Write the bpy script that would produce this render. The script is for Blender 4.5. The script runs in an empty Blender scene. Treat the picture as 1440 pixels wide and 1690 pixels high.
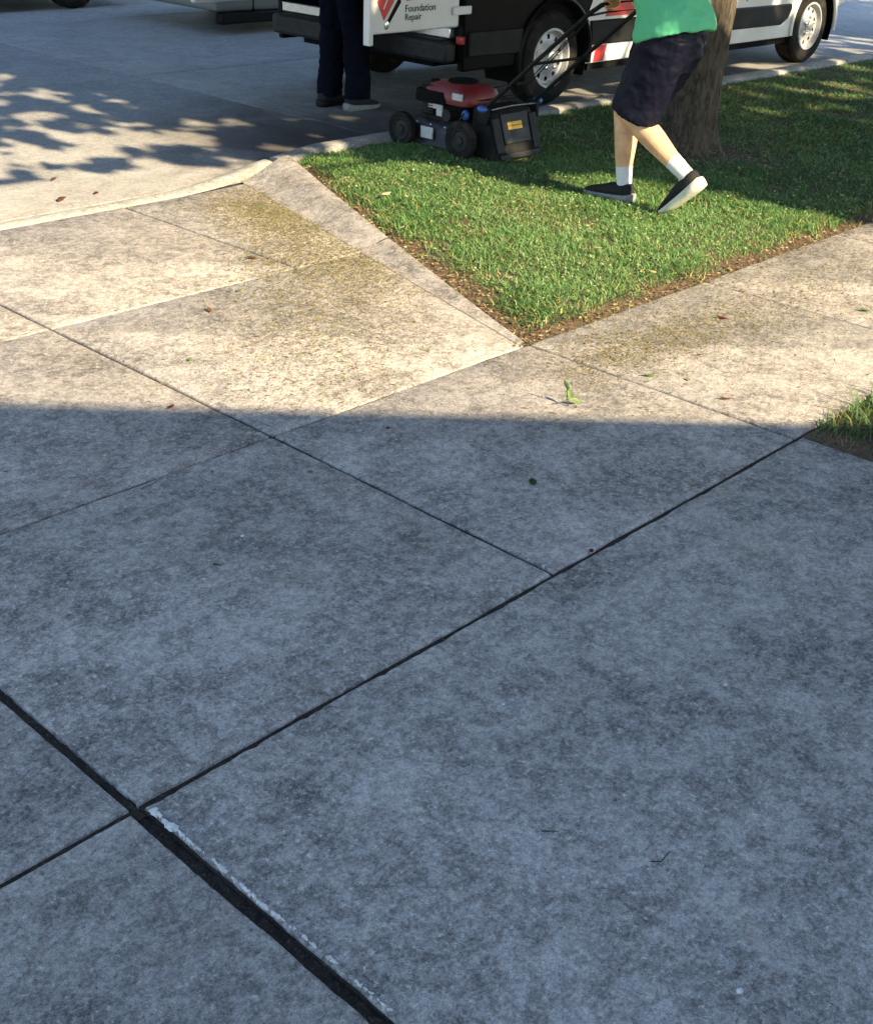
import bpy, math, random
import numpy as np
from mathutils import Vector, Matrix
random.seed(7); rng = np.random.default_rng(11)
S = bpy.context.scene
COL = S.collection
# ------------------------------------------------------------------ camera, sky, sun, exposure
CAM_H = 1.68
cd = bpy.data.cameras.new('camera'); cam = bpy.data.objects.new('camera', cd); COL.objects.link(cam)
cd.sensor_fit = 'HORIZONTAL'; cd.sensor_width = 36.0; cd.lens = 36.0*2027.3/1440.0
cd.clip_start = 0.05; cd.clip_end = 600
cam.matrix_world = Matrix(((0.68986493, 0.31896636, -0.64988218, 0),
                           (-0.72285292, 0.35263263, -0.59425069, 0),
                           (0.03962368, 0.87972194, 0.47383465, CAM_H), (0, 0, 0, 1)))
S.camera = cam
ELEV = math.radians(32.0); COT = 1/math.tan(ELEV)
w = bpy.data.worlds.new('World'); S.world = w; w.use_nodes = True
nt = w.node_tree; bg = nt.nodes['Background']
sky = nt.nodes.new('ShaderNodeTexSky'); sky.sky_type = 'NISHITA'; sky.sun_disc = False
sky.sun_elevation = ELEV; sky.sun_rotation = math.pi; sky.air_density = 1.0; sky.dust_density = 0.4; sky.ozone_density = 1.5
nt.links.new(sky.outputs[0], bg.inputs[0]); bg.inputs[1].default_value = 0.15
sd = bpy.data.lights.new('sun', 'SUN'); sun = bpy.data.objects.new('sun', sd); COL.objects.link(sun)
sd.energy = 4.5; sd.angle = math.radians(0.6); sd.color = (1.0, 0.81, 0.52)
sun.rotation_euler = (math.pi/2-ELEV, 0, 0); sun.location = (0, -20, 14)
S.view_settings.view_transform = 'Standard'; S.view_settings.look = 'None'; S.view_settings.gamma = 1
S.view_settings.exposure = 1.86
S.view_settings.use_curve_mapping = False

# ------------------------------------------------------------------ materials
def new_mat(name):
    m = bpy.data.materials.new(name); m.use_nodes = True
    return m, m.node_tree.nodes, m.node_tree.links, m.node_tree.nodes['Principled BSDF']
def N(nodes, t, **kw):
    n = nodes.new(t)
    for k, v in kw.items():
        if k.startswith('i_'): n.inputs[k[2:].replace('_', ' ')].default_value = v
        else: setattr(n, k, v)
    return n
def mix(nodes, links, fac, a, b, mode='MIX'):
    n = nodes.new('ShaderNodeMix'); n.data_type = 'RGBA'; n.blend_type = mode
    for sock, v in ((0, fac), (6, a), (7, b)):
        if hasattr(v, 'default_value') or hasattr(v, 'is_output'): links.new(v, n.inputs[sock])
        else: n.inputs[sock].default_value = v if sock == 0 else (*v, 1)
    return n.outputs[2]
def ramp(nodes, links, src, a, b, lo=0.0, hi=1.0):
    n = nodes.new('ShaderNodeMapRange'); n.interpolation_type = 'SMOOTHSTEP'
    links.new(src, n.inputs[0]); n.inputs[1].default_value = a; n.inputs[2].default_value = b
    n.inputs[3].default_value = lo; n.inputs[4].default_value = hi
    return n.outputs[0]
def math_(nodes, links, op, a, b):
    n = nodes.new('ShaderNodeMath'); n.operation = op
    for i, v in enumerate((a, b)):
        if hasattr(v, 'is_output'): links.new(v, n.inputs[i])
        else: n.inputs[i].default_value = v
    return n.outputs[0]
def noise(nodes, links, vec, scale, detail=4, rough=0.6, dist=0.0):
    n = nodes.new('ShaderNodeTexNoise'); links.new(vec, n.inputs['Vector'])
    n.inputs['Scale'].default_value = scale; n.inputs['Detail'].default_value = detail
    n.inputs['Roughness'].default_value = rough; n.inputs['Distortion'].default_value = dist
    return n.outputs[0]
def pos_vec(nodes, links, rand=True):
    g = nodes.new('ShaderNodeNewGeometry')
    if not rand: return g.outputs['Position']
    oi = nodes.new('ShaderNodeObjectInfo')
    m = math_(nodes, links, 'MULTIPLY', oi.outputs['Random'], 37.0)
    c = nodes.new('ShaderNodeCombineXYZ'); links.new(m, c.inputs[0]); links.new(m, c.inputs[1])
    a = nodes.new('ShaderNodeVectorMath'); a.operation = 'ADD'
    links.new(g.outputs['Position'], a.inputs[0]); links.new(c.outputs[0], a.inputs[1])
    return a.outputs[0]

def concrete(name, dark, light, contrast=1.0, warm=(0.34, 0.27, 0.19), bump=0.5, vary=0.12, gutter=False):
    m, nd, lk, b = new_mat(name)
    v = pos_vec(nd, lk)
    big = ramp(nd, lk, noise(nd, lk, v, 2.2, 4, 0.6, 0.5), 0.36, 0.64)
    mid = ramp(nd, lk, noise(nd, lk, v, 8.5, 6, 0.70, 0.6), 0.38, 0.62)
    blot = ramp(nd, lk, noise(nd, lk, v, 30.0, 6, 0.76, 0.3), 0.43, 0.57)
    spk = ramp(nd, lk, noise(nd, lk, v, 110.0, 4, 0.75), 0.38, 0.62)
    grn = ramp(nd, lk, noise(nd, lk, v, 300.0, 3, 0.7), 0.33, 0.67)
    t = math_(nd, lk, 'MULTIPLY', big, 0.20)
    for s, k in ((mid, 0.24), (blot, 0.26), (spk, 0.30)):
        t = math_(nd, lk, 'ADD', t, math_(nd, lk, 'MULTIPLY', s, k))
    c = mix(nd, lk, t, dark, light)
    fl = ramp(nd, lk, noise(nd, lk, v, 60.0, 5, 0.8, 0.2), 0.575, 0.64, 0, 0.8)       # crisp pale flecks of worn paste
    c = mix(nd, lk, fl, c, tuple(x*1.12 for x in light))
    fd = ramp(nd, lk, noise(nd, lk, v, 85.0, 5, 0.8, 0.2), 0.35, 0.42, 0.75, 0.0)      # darker pores
    c = mix(nd, lk, fd, c, tuple(x*0.75 for x in dark))
    # brownish grime in soft patches
    st = ramp(nd, lk, noise(nd, lk, v, 2.7, 4, 0.6, 1.0), 0.56, 0.8, 0, 0.35)
    c = mix(nd, lk, st, c, warm)
    # pits and dark specks
    vo = nd.new('ShaderNodeTexVoronoi'); vo.inputs['Scale'].default_value = 22.0; lk.new(v, vo.inputs['Vector'])
    sp = ramp(nd, lk, vo.outputs['Distance'], 0.05, 0.13, 0.55, 0.0)
    sel = ramp(nd, lk, noise(nd, lk, v, 7.0, 2, 0.5), 0.5, 0.6)
    c = mix(nd, lk, math_(nd, lk, 'MULTIPLY', sp, sel), c, tuple(x*0.35 for x in dark))
    # larger old stains
    vo2 = nd.new('ShaderNodeTexVoronoi'); vo2.inputs['Scale'].default_value = 2.3; lk.new(v, vo2.inputs['Vector'])
    c = mix(nd, lk, ramp(nd, lk, vo2.outputs['Distance'], 0.03, 0.09, 0.35, 0.0), c, tuple(x*0.4 for x in dark))
    if gutter:      # tree and van shade painted into the street colour along the kerb
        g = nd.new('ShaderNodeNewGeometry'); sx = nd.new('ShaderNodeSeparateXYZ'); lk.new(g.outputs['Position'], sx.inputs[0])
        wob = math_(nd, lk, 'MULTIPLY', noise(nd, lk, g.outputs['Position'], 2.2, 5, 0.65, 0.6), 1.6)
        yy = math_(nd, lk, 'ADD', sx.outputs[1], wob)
        shade_mask = math_(nd, lk, 'MULTIPLY', ramp(nd, lk, yy, 6.9, 8.8, 1, 0), ramp(nd, lk, math_(nd, lk, 'ADD', sx.outputs[0], wob), 4.9, 6.2))
        shade_mask = math_(nd, lk, 'MULTIPLY', shade_mask, ramp(nd, lk, sx.outputs[0], 7.0, 7.8, 0.9, 0.1))
        c = mix(nd, lk, shade_mask, c, (0.040, 0.034, 0.029))
    # whole-slab tone
    oi = nd.new('ShaderNodeObjectInfo')
    tone = math_(nd, lk, 'ADD', math_(nd, lk, 'MULTIPLY', oi.outputs['Random'], vary), 1-vary/2)
    tint = nd.new('ShaderNodeVectorMath'); tint.operation = 'SCALE'
    lk.new(c, tint.inputs[0]); lk.new(tone, tint.inputs['Scale'])
    gr = math_(nd, lk, 'ADD', math_(nd, lk, 'MULTIPLY', grn, 0.44*contrast), 1-0.22*contrast)
    tint2 = nd.new('ShaderNodeVectorMath'); tint2.operation = 'SCALE'
    lk.new(tint.outputs[0], tint2.inputs[0]); lk.new(gr, tint2.inputs['Scale'])
    lk.new(tint2.outputs[0], b.inputs['Base Color'])
    b.inputs['Roughness'].default_value = 0.82; b.inputs['Specular IOR Level'].default_value = 0.3
    h = math_(nd, lk, 'ADD', math_(nd, lk, 'MULTIPLY', spk, 0.6), math_(nd, lk, 'MULTIPLY', grn, 0.4))
    h = math_(nd, lk, 'SUBTRACT', h, math_(nd, lk, 'MULTIPLY', sp, 0.8))
    bp = nd.new('ShaderNodeBump'); bp.inputs['Strength'].default_value = bump; bp.inputs['Distance'].default_value = 0.004
    lk.new(h, bp.inputs['Height']); lk.new(bp.outputs[0], b.inputs['Normal'])
    return m

def simple(name, col, rough=0.5, metal=0.0, var=0.15, scale=30.0, bump=0.0, dirt=None, dirt_amt=0.3, spec=0.5, coat=0.0):
    m, nd, lk, b = new_mat(name)
    v = pos_vec(nd, lk, False)
    n1 = noise(nd, lk, v, scale, 4, 0.6)
    c = mix(nd, lk, ramp(nd, lk, n1, 0.3, 0.7), tuple(x*(1-var) for x in col), tuple(min(1, x*(1+var)) for x in col))
    if dirt:
        n2 = ramp(nd, lk, noise(nd, lk, v, scale*0.27, 5, 0.65), 0.45, 0.75, 0, dirt_amt)
        c = mix(nd, lk, n2, c, dirt)
    lk.new(c, b.inputs['Base Color'])
    b.inputs['Roughness'].default_value = rough; b.inputs['Metallic'].default_value = metal
    b.inputs['Specular IOR Level'].default_value = spec; b.inputs['Coat Weight'].default_value = coat
    if bump:
        bp = nd.new('ShaderNodeBump'); bp.inputs['Strength'].default_value = bump; bp.inputs['Distance'].default_value = 0.01
        lk.new(n1, bp.inputs['Height']); lk.new(bp.outputs[0], b.inputs['Normal'])
    return m

def leafy(name, attr=True, col=(0.08, 0.14, 0.03), trans=0.35):
    m, nd, lk, b = new_mat(name)
    if attr:
        a = nd.new('ShaderNodeAttribute'); a.attribute_name = 'tint'; c = a.outputs['Color']
    else:
        v = pos_vec(nd, lk, False)
        c = mix(nd, lk, noise(nd, lk, v, 60, 3, 0.6), tuple(x*0.7 for x in col), tuple(x*1.3 for x in col))
    lk.new(c, b.inputs['Base Color']); b.inputs['Roughness'].default_value = 0.55
    b.inputs['Specular IOR Level'].default_value = 0.25
    tr = nd.new('ShaderNodeBsdfTranslucent'); lk.new(c, tr.inputs['Color'])
    ms = nd.new('ShaderNodeMixShader'); ms.inputs[0].default_value = trans
    lk.new(b.outputs[0], ms.inputs[1]); lk.new(tr.outputs[0], ms.inputs[2])
    lk.new(ms.outputs[0], nd['Material Output'].inputs['Surface'])
    return m

def bark_mat():
    m, nd, lk, b = new_mat('bark')
    v = pos_vec(nd, lk, False)
    mp = nd.new('ShaderNodeMapping'); mp.inputs['Scale'].default_value = (1, 1, 0.28); lk.new(v, mp.inputs['Vector'])
    n1 = noise(nd, lk, mp.outputs[0], 38, 6, 0.7, 0.6); n2 = noise(nd, lk, v, 6, 4, 0.6)
    c = mix(nd, lk, ramp(nd, lk, n1, 0.35, 0.65), (0.022, 0.017, 0.011), (0.105, 0.082, 0.054))
    c = mix(nd, lk, ramp(nd, lk, n2, 0.5, 0.75, 0, 0.5), c, (0.075, 0.075, 0.045))
    lk.new(c, b.inputs['Base Color']); b.inputs['Roughness'].default_value = 0.95
    bp = nd.new('ShaderNodeBump'); bp.inputs['Strength'].default_value = 1.0; bp.inputs['Distance'].default_value = 0.02
    lk.new(n1, bp.inputs['Height']); lk.new(bp.outputs[0], b.inputs['Normal'])
    return m

def soil_mat(name, a, b_, c_):
    m, nd, lk, b = new_mat(name)
    v = pos_vec(nd, lk, False)
    n1 = noise(nd, lk, v, 45, 6, 0.7); n2 = noise(nd, lk, v, 160, 3, 0.6)
    c = mix(nd, lk, ramp(nd, lk, n1, 0.35, 0.65), a, b_)
    c = mix(nd, lk, ramp(nd, lk, n2, 0.55, 0.7), c, c_)
    lk.new(c, b.inputs['Base Color']); b.inputs['Roughness'].default_value = 0.95
    bp = nd.new('ShaderNodeBump'); bp.inputs['Strength'].default_value = 0.8; bp.inputs['Distance'].default_value = 0.015
    lk.new(n1, bp.inputs['Height']); lk.new(bp.outputs[0], b.inputs['Normal'])
    return m

def glass_mat(name, col=(0.02, 0.025, 0.03)):
    m, nd, lk, b = new_mat(name)
    b.inputs['Base Color'].default_value = (*col, 1); b.inputs['Roughness'].default_value = 0.06
    b.inputs['Specular IOR Level'].default_value = 0.8
    return m

M = {}
M['walk'] = concrete('sidewalk_concrete', (0.064, 0.059, 0.056), (0.515, 0.472, 0.428))
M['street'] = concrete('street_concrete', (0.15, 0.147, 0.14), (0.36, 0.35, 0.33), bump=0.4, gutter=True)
M['lip'] = concrete('gutter_concrete', (0.17, 0.165, 0.15), (0.50, 0.48, 0.44))
M['curb'] = concrete('curb_concrete', (0.15, 0.147, 0.137), (0.37, 0.36, 0.335))
M['joint'] = soil_mat('joint_soil', (0.008, 0.006, 0.005), (0.034, 0.024, 0.018), (0.10, 0.07, 0.05))
M['chip'] = simple('pale_mortar', (0.62, 0.61, 0.58), 0.8, var=0.2, scale=80, bump=0.4)
M['soil'] = soil_mat('soil', (0.045, 0.028, 0.018), (0.14, 0.088, 0.05), (0.24, 0.165, 0.09))
M['ground'] = soil_mat('ground', (0.05, 0.05, 0.03), (0.12, 0.11, 0.07), (0.10, 0.09, 0.06))
M['blade'] = leafy('grass_blade', True, trans=0.3)
M['clip'] = leafy('clippings', True, trans=0.25)
M['leaf'] = leafy('tree_leaf', False, (0.040, 0.080, 0.020), 0.15)
M['bark'] = bark_mat()
M['white'] = simple('van_white_paint', (0.66, 0.66, 0.64), 0.3, var=0.04, scale=4, dirt=(0.45, 0.42, 0.36), dirt_amt=0.25, coat=0.4)
M['blackwrap'] = simple('black_vinyl', (0.004, 0.004, 0.004), 0.35, var=0.1, scale=8, dirt=(0.010, 0.009, 0.008), dirt_amt=0.3, spec=0.06)
M['red'] = simple('red_vinyl', (0.52, 0.035, 0.03), 0.35, var=0.05, scale=8)
M['plastic'] = simple('black_plastic', (0.010, 0.010, 0.010), 0.55, var=0.2, scale=20, dirt=(0.035, 0.031, 0.026), dirt_amt=0.3, spec=0.12)
M['greyplastic'] = simple('grey_plastic', (0.020, 0.020, 0.021), 0.5, var=0.2, scale=20, dirt=(0.055, 0.05, 0.042), dirt_amt=0.4, spec=0.15)
M['rubber'] = simple('tyre_rubber', (0.014, 0.0135, 0.013), 0.85, var=0.25, scale=25, dirt=(0.09, 0.075, 0.055), dirt_amt=0.40, spec=0.1)
M['steel'] = simple('wheel_steel', (0.40, 0.40, 0.41), 0.45, 0.35, var=0.15, scale=18, dirt=(0.11, 0.095, 0.075), dirt_amt=0.6)
M['chrome'] = simple('bright_metal', (0.7, 0.7, 0.7), 0.25, 0.9, var=0.1)
M['dark'] = simple('dark_interior', (0.008, 0.008, 0.008), 0.9, var=0.2, spec=0.05)
M['taillight'] = simple('red_lens', (0.30, 0.012, 0.012), 0.2, var=0.1, spec=0.7)
M['headlight'] = simple('clear_lens', (0.55, 0.57, 0.6), 0.1, var=0.1, spec=0.8)
M['glass'] = glass_mat('window_glass')
M['deck'] = simple('mower_deck', (0.012, 0.0125, 0.014), 0.42, 0.0, var=0.3, scale=30, dirt=(0.09, 0.085, 0.06), dirt_amt=0.4, spec=0.3)
M['engred'] = simple('engine_red', (0.15, 0.008, 0.009), 0.5, var=0.1, scale=25, dirt=(0.12, 0.05, 0.04), dirt_amt=0.35)
M['blue'] = simple('blue_knob', (0.03, 0.10, 0.34), 0.45, var=0.1)
M['yellow'] = simple('yellow_label', (0.75, 0.42, 0.04), 0.5, var=0.08)
M['label'] = simple('white_label', (0.42, 0.42, 0.42), 0.5, var=0.1)
M['skin'] = simple('skin', (0.60, 0.35, 0.195), 0.45, var=0.14, scale=16, bump=0.05, spec=0.35)
M['skin2'] = simple('skin_tan', (0.42, 0.24, 0.15), 0.5, var=0.10, scale=25, spec=0.35)
M['shirt'] = simple('green_jersey', (0.10, 0.44, 0.225), 0.8, var=0.06, scale=200, bump=0.1, spec=0.25)
M['navy'] = simple('navy_shorts', (0.0040, 0.0048, 0.013), 0.55, var=0.2, scale=90, bump=0.1, spec=0.12)
M['navy2'] = simple('dark_trousers', (0.0035, 0.0042, 0.009), 0.85, var=0.2, scale=90, spec=0.05)
M['worknavy'] = simple('work_shirt', (0.02, 0.025, 0.05), 0.85, var=0.15, scale=90, spec=0.2)
M['sock'] = simple('white_sock', (0.62, 0.61, 0.60), 0.95, var=0.12, scale=160, bump=0.3, spec=0.1)
M['shoe'] = simple('black_mesh', (0.016, 0.015, 0.015), 0.8, var=0.4, scale=180, bump=0.3, spec=0.25)
M['sole'] = simple('pale_sole', (0.56, 0.55, 0.44), 0.8, var=0.12, scale=40, dirt=(0.33, 0.32, 0.2), dirt_amt=0.4)
M['greysole'] = simple('grey_sole', (0.20, 0.21, 0.20), 0.8, var=0.15, scale=40)
M['hair'] = simple('dark_hair', (0.02, 0.014, 0.010), 0.6, var=0.3, scale=120)
M['siding'] = simple('stucco', (0.55, 0.50, 0.42), 0.9, var=0.06, scale=60, bump=0.3)
M['shingle'] = simple('shingles', (0.09, 0.08, 0.07), 0.9, var=0.3, scale=14, bump=0.3)
M['trim'] = simple('trim_paint', (0.7, 0.7, 0.68), 0.5, var=0.03)
M['carA'] = simple('pale_car_paint', (0.20, 0.20, 0.165), 0.35, var=0.05, scale=6, coat=0.4)
M['carB'] = simple('dark_car_paint', (0.03, 0.026, 0.022), 0.3, var=0.05, scale=6, coat=0.5)

# ------------------------------------------------------------------ mesh helpers
def origin(parent):
    o = Vector((0, 0, 0))
    while parent is not None: o += Vector(parent.location); parent = parent.parent
    return o
def tag(o, label=None, cat=None, group=None, kind=None):
    for k, v in (('label', label), ('category', cat), ('group', group), ('kind', kind)):
        if v: o[k] = v
    return o
def empty(name, loc, label=None, cat=None, group=None, kind=None):
    o = bpy.data.objects.new(name, None); COL.objects.link(o); o.location = loc; o.empty_display_size = 0.2
    return tag(o, label, cat, group, kind)
def link(name, me, parent=None, loc=(0, 0, 0)):
    o = bpy.data.objects.new(name, me); COL.objects.link(o); o.location = loc; o.parent = parent
    return o
class MB:
    def __init__(s): s.v = []; s.f = []
    def add(s, vs, fs, mat=None):
        n = len(s.v)
        s.v += [tuple(mat @ Vector(p)) if mat else tuple(p) for p in vs]
        s.f += [tuple(i+n for i in f) for f in fs]; return s
    def box(s, x0, x1, y0, y1, z0, z1, mat=None):
        vs = [(x, y, z) for z in (z0, z1) for y in (y0, y1) for x in (x0, x1)]
        return s.add(vs, [(0, 2, 3, 1), (4, 5, 7, 6), (0, 1, 5, 4), (2, 6, 7, 3), (0, 4, 6, 2), (1, 3, 7, 5)], mat)
    def loft(s, rings, closed_ends=True, mat=None):
        k = len(rings[0]); vs = [p for r in rings for p in r]; fs = []
        for i in range(len(rings)-1):
            for j in range(k):
                fs.append((i*k+j, i*k+(j+1) % k, (i+1)*k+(j+1) % k, (i+1)*k+j))
        if closed_ends:
            fs.append(tuple(reversed(range(k)))); fs.append(tuple(range((len(rings)-1)*k, len(rings)*k)))
        return s.add(vs, fs, mat)
    def tube(s, pts, rad, n=12, ref=(1, 0, 0), caps=True):
        """rad: number or (along ref, across) per point"""
        P = [Vector(p) for p in pts]; R = rad if isinstance(rad, (list, tuple)) else [rad]*len(P)
        rings = []; ref = Vector(ref)
        for i, p in enumerate(P):
            t = (P[min(i+1, len(P)-1)]-P[max(i-1, 0)]).normalized()
            a = ref - t*ref.dot(t)
            if a.length < 0.05: a = Vector((0, 1, 0)) - t*t.y
            a.normalize(); b = t.cross(a)
            r = R[i]; ra, rb = r if isinstance(r, (tuple, list)) else (r, r)
            rings.append([p + a*ra*math.cos(2*math.pi*j/n) + b*rb*math.sin(2*math.pi*j/n) for j in range(n)])
        return s.loft(rings, caps)
    def sphere(s, c, r, n=12, m=8):
        r = r if isinstance(r, (tuple, list)) else (r, r, r); rings = []
        for i in range(1, m):
            th = math.pi*i/m
            rings.append([(c[0]+r[0]*math.sin(th)*math.cos(2*math.pi*j/n), c[1]+r[1]*math.sin(th)*math.sin(2*math.pi*j/n), c[2]-r[2]*math.cos(th)) for j in range(n)])
        return s.loft(rings)
    def lathe_y(s, prof, c, n=40, a0=0.0, a1=2*math.pi):
        """prof: list of (radius, y); axis along y through c; closed ring"""
        full = abs(a1-a0-2*math.pi) < 1e-6; k = n if full else n+1; m = len(prof)
        vs = [(c[0]+r*math.cos(a0+(a1-a0)*j/n), c[1]+y, c[2]+r*math.sin(a0+(a1-a0)*j/n)) for j in range(k) for r, y in prof]
        fs = []
        for j in range(n):
            j2 = (j+1) % k
            for i in range(m-1): fs.append((j*m+i, j*m+i+1, j2*m+i+1, j2*m+i))
        return s.add(vs, fs)
    def prism(s, poly, axis, a, b):
        """poly of 2D points; axis 'y' -> points are (x,z), 'z' -> (x,y), 'x' -> (y,z)"""
        def P(p, t): return (p[0], t, p[1]) if axis == 'y' else ((p[0], p[1], t) if axis == 'z' else (t, p[0], p[1]))
        k = len(poly); vs = [P(p, a) for p in poly]+[P(p, b) for p in poly]
        fs = [tuple(range(k)), tuple(reversed(range(k, 2*k)))]+[(j, j+k, (j+1) % k+k, (j+1) % k) for j in range(k)]
        return s.add(vs, fs)
    def build(s, name, mat, parent=None, loc=None, smooth=False, bevel=0, seg=2, angle=40, fix=True):
        me = bpy.data.meshes.new(name)
        off = Vector(loc) if loc is not None else Vector((0, 0, 0))
        if parent is not None: off = off + origin(parent)
        me.from_pydata([(p[0]-off.x, p[1]-off.y, p[2]-off.z) for p in s.v], [], s.f)
        if fix:
            import bmesh
            bm = bmesh.new(); bm.from_mesh(me); bmesh.ops.recalc_face_normals(bm, faces=bm.faces); bm.to_mesh(me); bm.free()
        me.materials.append(M[mat] if isinstance(mat, str) else mat)
        o = link(name, me, parent, loc if loc is not None else (0, 0, 0))
        if bevel:
            b = o.modifiers.new('bevel', 'BEVEL'); b.width = bevel; b.segments = seg; b.limit_method = 'ANGLE'; b.angle_limit = math.radians(40)
        if smooth or bevel:
            me.polygons.foreach_set('use_smooth', [True]*len(me.polygons))
            try: me.set_sharp_from_angle(angle=math.radians(angle))
            except Exception: pass
        return o
def remesh(o, vox=0.008, smooth=6, fac=0.5, fold=0.0, fsize=0.12):
    r = o.modifiers.new('remesh', 'REMESH'); r.mode = 'VOXEL'; r.voxel_size = vox; r.use_smooth_shade = True
    if smooth:
        s_ = o.modifiers.new('smooth', 'SMOOTH'); s_.iterations = smooth; s_.factor = fac
    if fold:
        t = bpy.data.textures.new(o.name+'_folds', 'CLOUDS'); t.noise_scale = fsize; t.noise_depth = 2
        d = o.modifiers.new('folds', 'DISPLACE'); d.texture = t; d.strength = fold; d.mid_level = 0.5; d.texture_coords = 'LOCAL'
    return o
def np_mesh(name, mat, verts, faces, tint=None, parent=None):
    """verts (n,3), faces list-like (m,k) with constant k"""
    me = bpy.data.meshes.new(name); verts = np.asarray(verts, np.float32); faces = np.asarray(faces, np.int32)
    me.vertices.add(len(verts)); me.vertices.foreach_set('co', verts.ravel())
    k = faces.shape[1]; me.loops.add(faces.size); me.loops.foreach_set('vertex_index', faces.ravel())
    me.polygons.add(len(faces)); me.polygons.foreach_set('loop_start', np.arange(0, faces.size, k, dtype=np.int32))
    me.update(calc_edges=True)
    if tint is not None:
        a = me.attributes.new('tint', 'FLOAT_COLOR', 'POINT')
        a.data.foreach_set('color', np.concatenate([tint, np.ones((len(tint), 1))], 1).astype(np.float32).ravel())
    me.materials.append(M[mat]); return link(name, me, parent)

# value noise for geometry
_lat = rng.random((256, 256))
def vnoise(x, y):
    x = np.asarray(x, float); y = np.asarray(y, float)
    xi = np.floor(x).astype(int); yi = np.floor(y).astype(int); fx = x-xi; fy = y-yi
    fx = fx*fx*(3-2*fx); fy = fy*fy*(3-2*fy)
    g = lambda a, b: _lat[a % 256, b % 256]
    return (g(xi, yi)*(1-fx)+g(xi+1, yi)*fx)*(1-fy)+(g(xi, yi+1)*(1-fx)+g(xi+1, yi+1)*fx)*fy
def fnoise(x, y, o=3):
    s = 0; a = 0.5; t = 0
    for i in range(o): s = s+a*vnoise(np.asarray(x)*2**i+17*i, np.asarray(y)*2**i+31*i); t += a; a *= 0.55
    return s/t

# ------------------------------------------------------------------ setting: ground and concrete
STREET_Z = -0.03
me = MB(); me.add([(-120, -120, -0.2), (140, -120, -0.2), (140, 140, -0.2), (-120, 140, -0.2)], [(0, 1, 2, 3)])
tag(me.build('ground', 'ground'), 'bare earth base under the whole street', 'ground', kind='structure')

def slab(parent, poly, zf, mat, depth=0.14, round_=0.006, jit=0.0012, chips=0.0, name='slab'):
    """concrete slab from a counter-clockwise outline; tooled, slightly uneven edges"""
    out = []
    k = len(poly)
    for i in range(k):
        a = Vector((*poly[i], 0)); b = Vector((*poly[(i+1) % k], 0)); L = (b-a).length
        near = min((a-Vector((2, 2, 0))).length, (b-Vector((2, 2, 0))).length) < 6
        n = max(1, int(min(L, 6)/(0.013 if near else 0.3)))
        d = (b-a).normalized(); nin = Vector((-d.y, d.x, 0))
        for j in range(n):
            p = a+(b-a)*(j/n)
            if j: p = p+nin*(float(vnoise(p.x*9+i*7, p.y*9))-0.5)*2*jit*2 + nin*chips*max(0, float(fnoise(p.x*34, p.y*34+5))-0.52)*2.2
            out.append((p, nin))
    m = len(out)
    # smoothed inward normals at corners
    nin = []
    for i in range(m):
        q = out[i][1]+out[i-1][1]; nin.append(q)
    rings = []
    for ins, dz in ((0, -depth), (0, -round_), (round_*0.3, -round_*0.3), (round_, 0)):
        rings.append([(p.x+nn.x*ins*0.5*(2 if abs(nn.length-2) > .3 else 1), p.y+nn.y*ins*0.5*(2 if abs(nn.length-2) > .3 else 1), zf(p.x, p.y)+dz) for (p, _), nn in zip(out, nin)])
    mb = MB(); vs = [p for r in rings for p in r]; fs = []
    for r in range(3):
        for j in range(m): fs.append((r*m+j, r*m+(j+1) % m, (r+1)*m+(j+1) % m, (r+1)*m+j))
    fs.append(tuple(range(3*m, 4*m))); mb.add(vs, fs)
    o = mb.build(name, mat, parent, fix=False, smooth=True, angle=50)
    return o
def rect(x0, x1, y0, y1): return [(x0, y0), (x1, y0), (x1, y1), (x0, y1)]
flat = lambda x, y: 0.0
G = 0.0065     # half joint width
X0, X1, X2 = 0.975, 2.285, 3.57
Y1, Y2, Y3, Y4 = 1.655, 2.82, 4.15, 5.52
side = empty('sidewalk', (0, 0, 0), kind='structure')
xs = [-5.5, -4.2, -2.9, -1.6, -0.31, X0, X1, X2, 4.82, 6.07, 7.32, 8.57, 9.82, 11.07, 12.32, 13.57, 16.0, 18.5]
for a, b in zip(xs[:-1], xs[1:]):
    ga = 0.011 if abs(a-X0) < .01 else G; gb = 0.011 if abs(b-X0) < .01 else G
    slab(side, rect(a+ga, b-gb, Y1+0.009, Y2-0.006), flat, 'walk', chips=0.003 if X0-2 < a < 3 else 0)
drive = empty('driveway', (0, 0, 0), kind='structure')
slab(drive, rect(X0+0.016, 3.60, -3.05, Y1-0.007), flat, 'walk', chips=0.006)
slab(drive, rect(-2.2, X0-0.016, -3.05, Y1-0.006), flat, 'walk', chips=0.006)
apz = lambda x, y: -0.012*(y-Y2)/(Y4-Y2)
apron = empty('driveway_apron', (0, 0, 0), kind='structure')
def wing_r(y): return 3.545+(y-Y2)*(4.70-3.545)/(5.60-Y2)
for (xa, xb) in ((-2.9, -0.31), (-0.31, X0), (X0, X1)):
    slab(apron, rect(xa+G, xb-G, Y2+0.006, Y3-0.004), apz, 'walk'); slab(apron, rect(xa+G, xb-G, Y3+0.004, Y4-0.004), apz, 'walk')
slab(apron, [(X1+G, Y2+.006), (wing_r(Y2+.006), Y2+.006), (wing_r(Y3-.004), Y3-.004), (X1+G, Y3-.004)], apz, 'walk')
slab(apron, [(X1+G, Y3+.004), (X2-0.04-G, Y3+.004), (X2-0.04-G, Y4-.004), (X1+G, Y4-.004)], apz, 'walk')
slab(apron, [(X2-0.04+G, Y3+.004), (wing_r(Y3+.004), Y3+.004), (wing_r(Y4+.06), Y4+.06), (X2+.5, Y4-.002), (X2-0.04+G, Y4-.004)], apz, 'walk')
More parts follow.
